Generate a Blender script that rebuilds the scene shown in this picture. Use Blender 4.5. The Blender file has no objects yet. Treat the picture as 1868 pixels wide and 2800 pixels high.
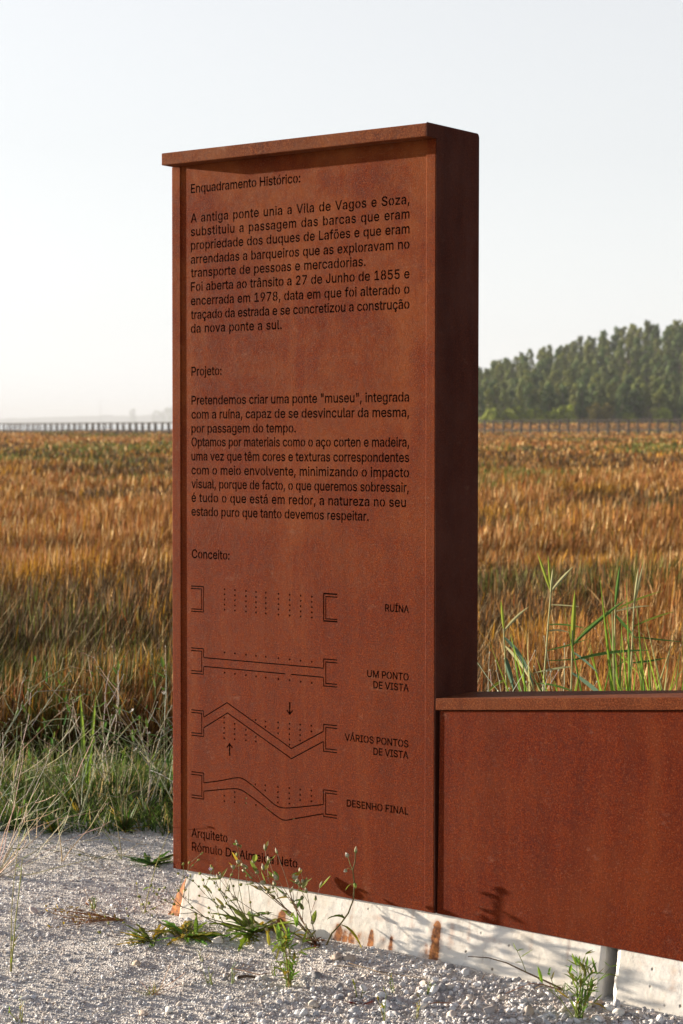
import bpy, bmesh, math, random
import numpy as np
from mathutils import Vector, Matrix
from mathutils.geometry import delaunay_2d_cdt

S = bpy.context.scene
COL = S.collection
R = math.radians

# ------------------------------------------------------------------ camera
cam = bpy.data.cameras.new('camera')
cam.sensor_fit = 'VERTICAL'
cam.sensor_height = 36.0
cam.lens = 70.0
cam.clip_start = 0.1
cam.clip_end = 30000.0
cam.dof.use_dof = True
cam.dof.focus_distance = 5.95
cam.dof.aperture_fstop = 7.1
cam_ob = bpy.data.objects.new('camera', cam)
cam_ob.location = (0, 0, 1.5)
cam_ob.rotation_euler = (R(90 - 2.5243), 0, 0)
COL.objects.link(cam_ob)
S.camera = cam_ob

# ------------------------------------------------------------------ sky
SUN_DIR = Vector((-0.87558, 0.45939, 0.14936)).normalized()     # towards the sun
world = bpy.data.worlds.new('World')
S.world = world
world.use_nodes = True
wn = world.node_tree
for n in list(wn.nodes):
    wn.nodes.remove(n)
w_out = wn.nodes.new('ShaderNodeOutputWorld')
w_bg = wn.nodes.new('ShaderNodeBackground')
w_sky = wn.nodes.new('ShaderNodeTexSky')
w_sky.sky_type = 'NISHITA'
w_sky.sun_disc = False
w_sky.sun_elevation = math.asin(SUN_DIR.z)
w_sky.sun_rotation = math.atan2(SUN_DIR.x, SUN_DIR.y)
w_sky.air_density = 1.0
w_sky.dust_density = 0.6
w_sky.ozone_density = 1.5
w_hsv = wn.nodes.new('ShaderNodeHueSaturation')
w_hsv.inputs['Saturation'].default_value = 0.22
wn.links.new(w_sky.outputs[0], w_hsv.inputs['Color'])
# thin haze: the lower sky is paler and brighter all the way round
w_co = wn.nodes.new('ShaderNodeTexCoord')
w_sep = wn.nodes.new('ShaderNodeSeparateXYZ')
wn.links.new(w_co.outputs['Generated'], w_sep.inputs[0])
w_ramp = wn.nodes.new('ShaderNodeValToRGB')
w_ramp.color_ramp.interpolation = 'EASE'
w_ramp.color_ramp.elements[0].position = 0.0; w_ramp.color_ramp.elements[0].color = (0.92, 0.93, 0.97, 1)
w_ramp.color_ramp.elements[1].position = 0.75; w_ramp.color_ramp.elements[1].color = (0.46, 0.50, 0.58, 1)
el = w_ramp.color_ramp.elements.new(0.30); el.color = (1.02, 1.00, 1.02, 1)
wn.links.new(w_sep.outputs['Z'], w_ramp.inputs['Fac'])
w_mul = wn.nodes.new('ShaderNodeMix'); w_mul.data_type = 'RGBA'; w_mul.blend_type = 'MULTIPLY'; w_mul.inputs[0].default_value = 1.0
wn.links.new(w_hsv.outputs[0], w_mul.inputs[6]); wn.links.new(w_ramp.outputs['Color'], w_mul.inputs[7])
w_fac = wn.nodes.new('ShaderNodeMapRange')
w_fac.inputs[1].default_value = 0.0; w_fac.inputs[2].default_value = 0.55; w_fac.inputs[3].default_value = 0.72; w_fac.inputs[4].default_value = 0.0
wn.links.new(w_sep.outputs['Z'], w_fac.inputs[0])
w_veil = wn.nodes.new('ShaderNodeMix'); w_veil.data_type = 'RGBA'
w_veil.inputs[7].default_value = (3.62, 3.68, 3.72, 1)        # milky evening veil low in the sky
wn.links.new(w_fac.outputs[0], w_veil.inputs[0]); wn.links.new(w_mul.outputs[2], w_veil.inputs[6])
wn.links.new(w_veil.outputs[2], w_bg.inputs['Color'])
w_bg.inputs['Strength'].default_value = 0.085
wn.links.new(w_bg.outputs[0], w_out.inputs['Surface'])

# ------------------------------------------------------------------ sun
sun = bpy.data.lights.new('sun', 'SUN')
sun.energy = 5.0
sun.angle = R(0.55)
sun.color = (1.0, 0.85, 0.67)
sun_ob = bpy.data.objects.new('sun', sun)
sun_ob.rotation_euler = (-SUN_DIR).to_track_quat('-Z', 'Y').to_euler()
sun_ob.location = (-20, 10, 12)
COL.objects.link(sun_ob)

# ------------------------------------------------------------------ exposure
S.view_settings.view_transform = 'Standard'
S.view_settings.look = 'None'
S.view_settings.exposure = 1.62
S.view_settings.gamma = 1.0
S.render.film_transparent = False
S.cycles.use_denoising = True
S.cycles.max_bounces = 6
S.cycles.transparent_max_bounces = 8
S.cycles.volume_bounces = 2

# ------------------------------------------------------------------ helpers
def tag(o, label=None, cat=None, group=None, kind=None):
    if label: o['label'] = label
    if cat: o['category'] = cat
    if group: o['group'] = group
    if kind: o['kind'] = kind
    return o

def empty(name, loc=(0, 0, 0), rz=0.0, matrix=None):
    o = bpy.data.objects.new(name, None)
    o.empty_display_size = 0.1
    if matrix is not None:
        o.matrix_world = matrix
    else:
        o.location = loc
        o.rotation_euler = (0, 0, rz)
    COL.objects.link(o)
    return o

def make(name, verts, faces, mat=None, parent=None, col=None, smooth=False, loc=None):
    """one mesh object from vertices, faces and optional per vertex colours"""
    me = bpy.data.meshes.new(name)
    if isinstance(faces, np.ndarray):
        nv, (nf, k) = len(verts), faces.shape
        me.vertices.add(nv)
        me.vertices.foreach_set('co', np.asarray(verts, np.float32).ravel())
        me.loops.add(nf * k)
        me.loops.foreach_set('vertex_index', faces.astype(np.int32).ravel())
        me.polygons.add(nf)
        me.polygons.foreach_set('loop_start', np.arange(0, nf * k, k, dtype=np.int32))
        me.update(calc_edges=True)
    else:
        me.from_pydata([tuple(v) for v in verts], [], faces)
    if col is not None:
        c = np.asarray(col, np.float32)
        if c.ndim == 1:
            a = me.attributes.new('stain', 'FLOAT', 'POINT')
            a.data.foreach_set('value', c)
        else:
            if c.shape[1] == 3:
                c = np.concatenate([c, np.ones((len(c), 1), np.float32)], 1)
            a = me.attributes.new('tint', 'FLOAT_COLOR', 'POINT')
            a.data.foreach_set('color', c.ravel())
    if smooth:
        me.polygons.foreach_set('use_smooth', np.ones(len(me.polygons), bool))
    me.update()
    if mat: me.materials.append(mat)
    o = bpy.data.objects.new(name, me)
    if loc is not None: o.location = loc
    COL.objects.link(o)
    if parent: o.parent = parent
    return o

def from_bm(name, bm, mat, parent=None, bevel=0.0, seg=2):
    if bevel:
        bmesh.ops.bevel(bm, geom=list(bm.edges), offset=bevel, segments=seg, affect='EDGES', profile=0.5)
    bmesh.ops.recalc_face_normals(bm, faces=bm.faces)
    me = bpy.data.meshes.new(name)
    bm.to_mesh(me); bm.free()
    if mat: me.materials.append(mat)
    o = bpy.data.objects.new(name, me)
    COL.objects.link(o)
    if parent: o.parent = parent
    return o

def bm_box(x0, x1, y0, y1, z0, z1, bm=None):
    bm = bm or bmesh.new()
    v = [bm.verts.new(p) for p in ((x0,y0,z0),(x1,y0,z0),(x1,y1,z0),(x0,y1,z0),(x0,y0,z1),(x1,y0,z1),(x1,y1,z1),(x0,y1,z1))]
    for f in ((0,3,2,1),(4,5,6,7),(0,1,5,4),(1,2,6,5),(2,3,7,6),(3,0,4,7)):
        bm.faces.new([v[i] for i in f])
    return bm

def bm_prism(poly, axis, a, b, bm=None):
    """extrude a 2-D outline along u (axis 0) or v (axis 1) of the stele frame"""
    bm = bm or bmesh.new()
    put = (lambda p, t: (t, p[0], p[1])) if axis == 0 else (lambda p, t: (p[0], t, p[1]))
    lo = [bm.verts.new(put(p, a)) for p in poly]
    hi = [bm.verts.new(put(p, b)) for p in poly]
    n = len(poly)
    bm.faces.new(lo[::-1]); bm.faces.new(hi)
    for i in range(n):
        bm.faces.new((lo[i], lo[(i+1) % n], hi[(i+1) % n], hi[i]))
    return bm

_lat = np.random.RandomState(7).rand(257, 257)
def vnoise(x, y, s=0):
    x = np.asarray(x, float) + s * 17.31 + 1000; y = np.asarray(y, float) + s * 9.77 + 1000
    xi = np.floor(x).astype(int); yi = np.floor(y).astype(int)
    fx = x - xi; fy = y - yi
    fx = fx*fx*(3-2*fx); fy = fy*fy*(3-2*fy)
    a = _lat[xi % 256, yi % 256]; b = _lat[(xi+1) % 256, yi % 256]
    c = _lat[xi % 256, (yi+1) % 256]; d = _lat[(xi+1) % 256, (yi+1) % 256]
    return a*(1-fx)*(1-fy) + b*fx*(1-fy) + c*(1-fx)*fy + d*fx*fy
def fbm(x, y, s=0, n=3):
    return sum(vnoise(x * 2**k, y * 2**k, s + k) * 0.5**(k+1) for k in range(n)) / (1 - 0.5**n)

# ------------------------------------------------------------------ materials
class NT:
    def __init__(self, name):
        self.m = bpy.data.materials.new(name); self.m.use_nodes = True
        self.t = self.m.node_tree
        for n in list(self.t.nodes): self.t.nodes.remove(n)
        self.out = self.t.nodes.new('ShaderNodeOutputMaterial')
    def n(self, typ, **kw):
        n = self.t.nodes.new(typ)
        for k, v in kw.items():
            if k in n.inputs.keys() if isinstance(k, str) else False: n.inputs[k].default_value = v
            else: setattr(n, k, v)
        return n
    def l(self, a, b): self.t.links.new(a, b)
    def coords(self, scale=None):
        c = self.n('ShaderNodeTexCoord').outputs['Object']
        if scale is None: return c
        m = self.n('ShaderNodeMapping'); m.inputs['Scale'].default_value = scale
        self.l(c, m.inputs['Vector']); return m.outputs[0]
    def noise(self, vec, scale, detail=3, rough=0.55):
        n = self.n('ShaderNodeTexNoise'); n.inputs['Scale'].default_value = scale
        n.inputs['Detail'].default_value = detail; n.inputs['Roughness'].default_value = rough
        self.l(vec, n.inputs['Vector']); return n.outputs['Fac']
    def ramp(self, fac, stops):
        r = self.n('ShaderNodeValToRGB'); e = r.color_ramp.elements
        while len(e) < len(stops): e.new(0.5)
        for i, (p, c) in enumerate(stops):
            e[i].position = p; e[i].color = (c, c, c, 1) if isinstance(c, (int, float)) else (*c, 1)
        self.l(fac, r.inputs['Fac']); return r.outputs['Color']
    def mix(self, fac, a, b, mode='MIX'):
        m = self.n('ShaderNodeMix', data_type='RGBA', blend_type=mode)
        for sock, v in ((m.inputs['Factor'], fac), (m.inputs['A'], a), (m.inputs['B'], b)) if False else ((m.inputs[0], fac), (m.inputs[6], a), (m.inputs[7], b)):
            if hasattr(v, 'node'): self.l(v, sock)
            elif isinstance(v, tuple): sock.default_value = (*v, 1)
            else: sock.default_value = v
        return m.outputs[2]
    def bsdf(self, color, rough=0.7, spec=0.3, bump=None, dist=0.001, strength=1.0):
        b = self.n('ShaderNodeBsdfPrincipled')
        if hasattr(color, 'node'): self.l(color, b.inputs['Base Color'])
        else: b.inputs['Base Color'].default_value = (*color, 1)
        if hasattr(rough, 'node'): self.l(rough, b.inputs['Roughness'])
        else: b.inputs['Roughness'].default_value = rough
        b.inputs['Specular IOR Level'].default_value = spec
        if bump is not None:
            u = self.n('ShaderNodeBump'); u.inputs['Strength'].default_value = strength
            u.inputs['Distance'].default_value = dist
            self.l(bump, u.inputs['Height']); self.l(u.outputs[0], b.inputs['Normal'])
        self.l(b.outputs[0], self.out.inputs['Surface'])
        return b

def corten(name, base, streak=0.4, pale=0.35, scuff=0.35, aged=None, speck=0.20):
    """weathering steel: rust grain, blotches, run marks, scuffs; aged=(z0, z1) is the height range that has bleached"""
    t = NT(name); c = t.coords()
    dk, md, lt, tan = base
    blotch = t.noise(c, 3.2, 5, 0.65)
    fine = t.noise(c, 240, 3, 0.8)
    mid = t.noise(c, 55, 4, 0.65)
    col = t.ramp(fine, [(0.31, dk), (0.5, md), (0.69, lt)])
    col = t.mix(t.ramp(mid, [(0.34, 0.38), (0.60, 0.0)]), col, dk)
    # broad uneven run marks, bent a little sideways
    w = t.n('ShaderNodeTexNoise'); w.inputs['Scale'].default_value = 3.0; t.l(c, w.inputs['Vector'])
    va = t.n('ShaderNodeVectorMath', operation='MULTIPLY_ADD'); t.l(w.outputs['Color'], va.inputs[0]); va.inputs[1].default_value = (.09, .09, 0); t.l(c, va.inputs[2])
    mp = t.n('ShaderNodeMapping'); mp.inputs['Scale'].default_value = (13, 13, .65); t.l(va.outputs[0], mp.inputs['Vector'])
    st = t.noise(mp.outputs[0], 1.0, 5, 0.62)
    col = t.mix(t.ramp(st, [(0.47, 0.0), (0.62, streak)]), col, dk)
    col = t.mix(t.ramp(st, [(0.34, streak * .8), (0.45, 0.0)]), col, tan)
    bl = t.ramp(blotch, [(0.42, 0.0), (0.68, pale)])
    if aged:
        sp = t.n('ShaderNodeSeparateXYZ'); t.l(c, sp.inputs[0])
        mr = t.n('ShaderNodeMapRange'); mr.inputs[1].default_value = aged[0]; mr.inputs[2].default_value = aged[1]; mr.inputs[3].default_value = .25; mr.inputs[4].default_value = 1.9
        t.l(sp.outputs['Z'], mr.inputs[0]); m2 = t.n('ShaderNodeMath', operation='MULTIPLY', use_clamp=True); t.l(bl, m2.inputs[0]); t.l(mr.outputs[0], m2.inputs[1]); bl = m2.outputs[0]
    col = t.mix(bl, col, tan)
    sc = t.noise(t.coords((11, 11, 15)), 1.0, 6, 0.78)
    col = t.mix(t.ramp(sc, [(0.60, 0.0), (0.78, scuff)]), col, (0.30, 0.17, 0.11))
    sc2 = t.noise(t.coords((40, 40, 6)), 1.0, 4, 0.8)
    col = t.mix(t.ramp(sc2, [(0.70, 0.0), (0.80, scuff)]), col, (0.26, 0.13, 0.07))
    v = t.n('ShaderNodeTexVoronoi', feature='F1'); v.inputs['Scale'].default_value = 380
    t.l(c, v.inputs['Vector'])
    s2 = t.n('ShaderNodeSeparateColor'); t.l(v.outputs['Color'], s2.inputs[0])
    col = t.mix(t.ramp(s2.outputs[0], [(0.92, 0.0), (0.99, speck)]), col, (0.34, 0.16, 0.07))
    b = t.n('ShaderNodeMath', operation='ADD'); t.l(fine, b.inputs[0]); t.l(mid, b.inputs[1])
    t.bsdf(col, t.ramp(mid, [(0.3, 0.72), (0.7, 0.90)]), 0.10, b.outputs[0], 0.0011, 0.6)
    return t.m

RUST = ((0.058, 0.0075, 0.0014), (0.145, 0.0195, 0.0028), (0.275, 0.052, 0.0075), (0.270, 0.078, 0.018))
M_RUST = corten('corten_steel', RUST, 0.22, .38, .35, (.6, 2.2))
M_RUST_RED = corten('corten_steel_red', ((0.054, 0.006, 0.0013), (0.132, 0.0150, 0.0022), (0.225, 0.038, 0.0055), (0.190, 0.042, 0.009)), 0.34, .35, .40)
M_RUST_EDGE = corten('corten_steel_worn', ((0.055, 0.010, 0.003), (0.140, 0.028, 0.007), (0.34, 0.105, 0.030), (0.22, 0.072, 0.024)), 0.35, .5, .5)
M_RUST_SIDE = corten('corten_steel_shaded', ((0.032, 0.006, 0.003), (0.062, 0.013, 0.006), (0.105, 0.026, 0.012), (0.085, 0.030, 0.020)), 0.5, .5, .22, None, .06)  # darker copy of the steel, the shade of the side put into its colour

def concrete():
    t = NT('white_concrete'); c = t.coords()
    big = t.noise(c, 7, 4, 0.6)
    col = t.ramp(big, [(0.3, (0.70, 0.66, 0.59)), (0.62, (0.80, 0.78, 0.74))])
    lines = t.noise(t.coords((5, 5, 60)), 1.0, 3, 0.6)
    col = t.mix(t.ramp(lines, [(0.60, 0.0), (0.72, 0.35)]), col, (0.56, 0.50, 0.42))
    scr = t.noise(t.coords((55, 55, 8)), 1.0, 4, 0.7)
    col = t.mix(t.ramp(scr, [(0.60, 0.0), (0.76, 0.5)]), col, (0.40, 0.36, 0.32))
    v = t.n('ShaderNodeTexVoronoi', feature='F1'); v.inputs['Scale'].default_value = 42
    t.l(c, v.inputs['Vector'])
    sp = t.n('ShaderNodeSeparateColor'); t.l(v.outputs['Color'], sp.inputs[0])
    pick = t.ramp(sp.outputs[0], [(0.80, 0.0), (0.82, 1.0)])
    dot = t.ramp(v.outputs['Distance'], [(0.10, 1.0), (0.24, 0.0)])
    pore = t.mix(1.0, pick, dot, 'MULTIPLY')
    col = t.mix(pore, col, (0.14, 0.12, 0.10))
    a = t.n('ShaderNodeAttribute', attribute_name='stain')
    sn = t.noise(c, 28, 5, 0.75)
    mm = t.n('ShaderNodeMath', operation='ADD'); t.l(a.outputs['Fac'], mm.inputs[0]); t.l(sn, mm.inputs[1])
    sc = t.ramp(mm.outputs[0], [(0.52, 0.0), (0.85, 0.40), (1.30, 0.95)])
    sc2 = t.mix(1.0, sc, t.ramp(a.outputs['Fac'], [(0.0, 0.0), (0.06, 1.0)]), 'MULTIPLY')
    col = t.mix(sc2, col, t.ramp(t.noise(c, 60, 3), [(0.35, (0.13, 0.032, 0.007)), (0.65, (0.46, 0.165, 0.032))]))
    sp3 = t.n('ShaderNodeSeparateXYZ'); t.l(c, sp3.inputs[0])
    damp = t.n('ShaderNodeMath', operation='ADD'); t.l(sp3.outputs['Z'], damp.inputs[0]); dn = t.n('ShaderNodeMath', operation='MULTIPLY'); t.l(t.noise(c, 14, 5, .7), dn.inputs[0]); dn.inputs[1].default_value = -.10; t.l(dn.outputs[0], damp.inputs[1])
    col = t.mix(t.ramp(damp.outputs[0], [(0.0, 0.0), (1.0, 0.0)]) if False else t.ramp(t.noise(c, 19, 6, .75), [(0.54, 0.0), (0.74, 0.40)]), col, (0.62, 0.50, 0.36))
    hh = t.n('ShaderNodeMath', operation='SUBTRACT'); t.l(t.noise(c, 40, 5, 0.6), hh.inputs[0]); t.l(pore, hh.inputs[1])
    t.bsdf(col, 0.85, 0.2, hh.outputs[0], 0.003, 0.5)
    return t.m
M_CONC = concrete()

def leafmat(name, trans=0.35, rough=0.55, spec=0.25, tint=None):
    """foliage that reads its own colour from the mesh and lets light through"""
    t = NT(name)
    a = t.n('ShaderNodeAttribute', attribute_name='tint').outputs['Color']
    if tint is not None: a = t.mix(1.0, a, tint, 'MULTIPLY')
    b = t.n('ShaderNodeBsdfPrincipled'); t.l(a, b.inputs['Base Color'])
    b.inputs['Roughness'].default_value = rough; b.inputs['Specular IOR Level'].default_value = spec
    tr = t.n('ShaderNodeBsdfTranslucent'); t.l(a, tr.inputs['Color'])
    m = t.n('ShaderNodeMixShader'); m.inputs[0].default_value = trans
    t.l(b.outputs[0], m.inputs[1]); t.l(tr.outputs[0], m.inputs[2]); t.l(m.outputs[0], t.out.inputs['Surface'])
    return t.m
M_GRASS = leafmat('marsh_grass_blades', 0.20, .7, .06)
M_LEAF = leafmat('green_leaf', 0.45)
M_STEM = leafmat('plant_stem', 0.0, 0.7)

def stonemat():
    t = NT('limestone_gravel'); c = t.coords()
    a = t.n('ShaderNodeAttribute', attribute_name='tint').outputs['Color']
    n = t.noise(c, 160, 3, 0.6)
    col = t.mix(1.0, a, t.ramp(n, [(0.3, 0.86), (0.7, 1.0)]), 'MULTIPLY')
    t.bsdf(col, 0.9, 0.15, n, 0.002, 0.5)
    return t.m
M_STONE = stonemat()

def gravelbase():
    t = NT('gravel_fines'); c = t.coords()
    v = t.n('ShaderNodeTexVoronoi', feature='F1'); v.inputs['Scale'].default_value = 150
    t.l(c, v.inputs['Vector'])
    sp = t.n('ShaderNodeSeparateColor'); t.l(v.outputs['Color'], sp.inputs[0])
    col = t.ramp(sp.outputs[0], [(0.0, (0.42, 0.40, 0.38)), (0.5, (0.60, 0.58, 0.56)), (1.0, (0.74, 0.72, 0.70))])
    big = t.noise(c, 5, 4)
    col = t.mix(t.ramp(big, [(0.4, 0.0), (0.7, 0.35)]), col, (0.60, 0.55, 0.49))
    t.bsdf(col, 0.92, 0.12, v.outputs['Distance'], 0.004, 0.8)
    return t.m
M_FINES = gravelbase()

def simple(name, stops, scale, rough=0.85, spec=0.2, dist=0.01, detail=4, strength=0.4, stretch=None):
    t = NT(name); c = t.coords(stretch)
    n = t.noise(c, scale, detail)
    t.bsdf(t.ramp(n, stops), rough, spec, n, dist, strength)
    return t.m
M_SOIL = simple('marsh_soil', [(0.3, (0.030, 0.020, 0.013)), (0.7, (0.075, 0.048, 0.026))], 0.6)
M_WOOD = simple('weathered_timber', [(0.3, (0.03, 0.027, 0.026)), (0.7, (0.09, 0.072, 0.06))], 4, 0.85)
M_STAKE = simple('old_wood', [(0.3, (0.10, 0.06, 0.03)), (0.7, (0.30, 0.20, 0.11))], 90, 0.85)
M_BARK = simple('eucalyptus_bark', [(0.3, (0.12, 0.09, 0.065)), (0.7, (0.30, 0.25, 0.20))], 1.5, 0.9)
M_FAR = simple('wooded_hill', [(0.3, (0.03, 0.045, 0.02)), (0.7, (0.08, 0.095, 0.045))], 0.05, 0.95, dist=3)
M_HILL = simple('forest_floor', [(0.3, (0.05, 0.045, 0.02)), (0.7, (0.14, 0.09, 0.04))], 0.2, 0.95)
M_CAVITY = simple('cavity_shade', [(0.3, (0.008, 0.004, 0.003)), (0.7, (0.014, 0.006, 0.004))], 30, 0.95)  # near black: shade of the hollow stele and plinth joint put into colour
M_METAL = simple('galvanised_steel', [(0.3, (0.25, 0.25, 0.25)), (0.7, (0.4, 0.4, 0.4))], 3, 0.6)
def watermat():
    t = NT('estuary_water'); c = t.coords()
    t.bsdf((0.03, 0.04, 0.045), 0.12, 0.5, t.noise(c, 1.5, 3), 0.02, 0.3)
    return t.m
M_WATER = watermat()

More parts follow.
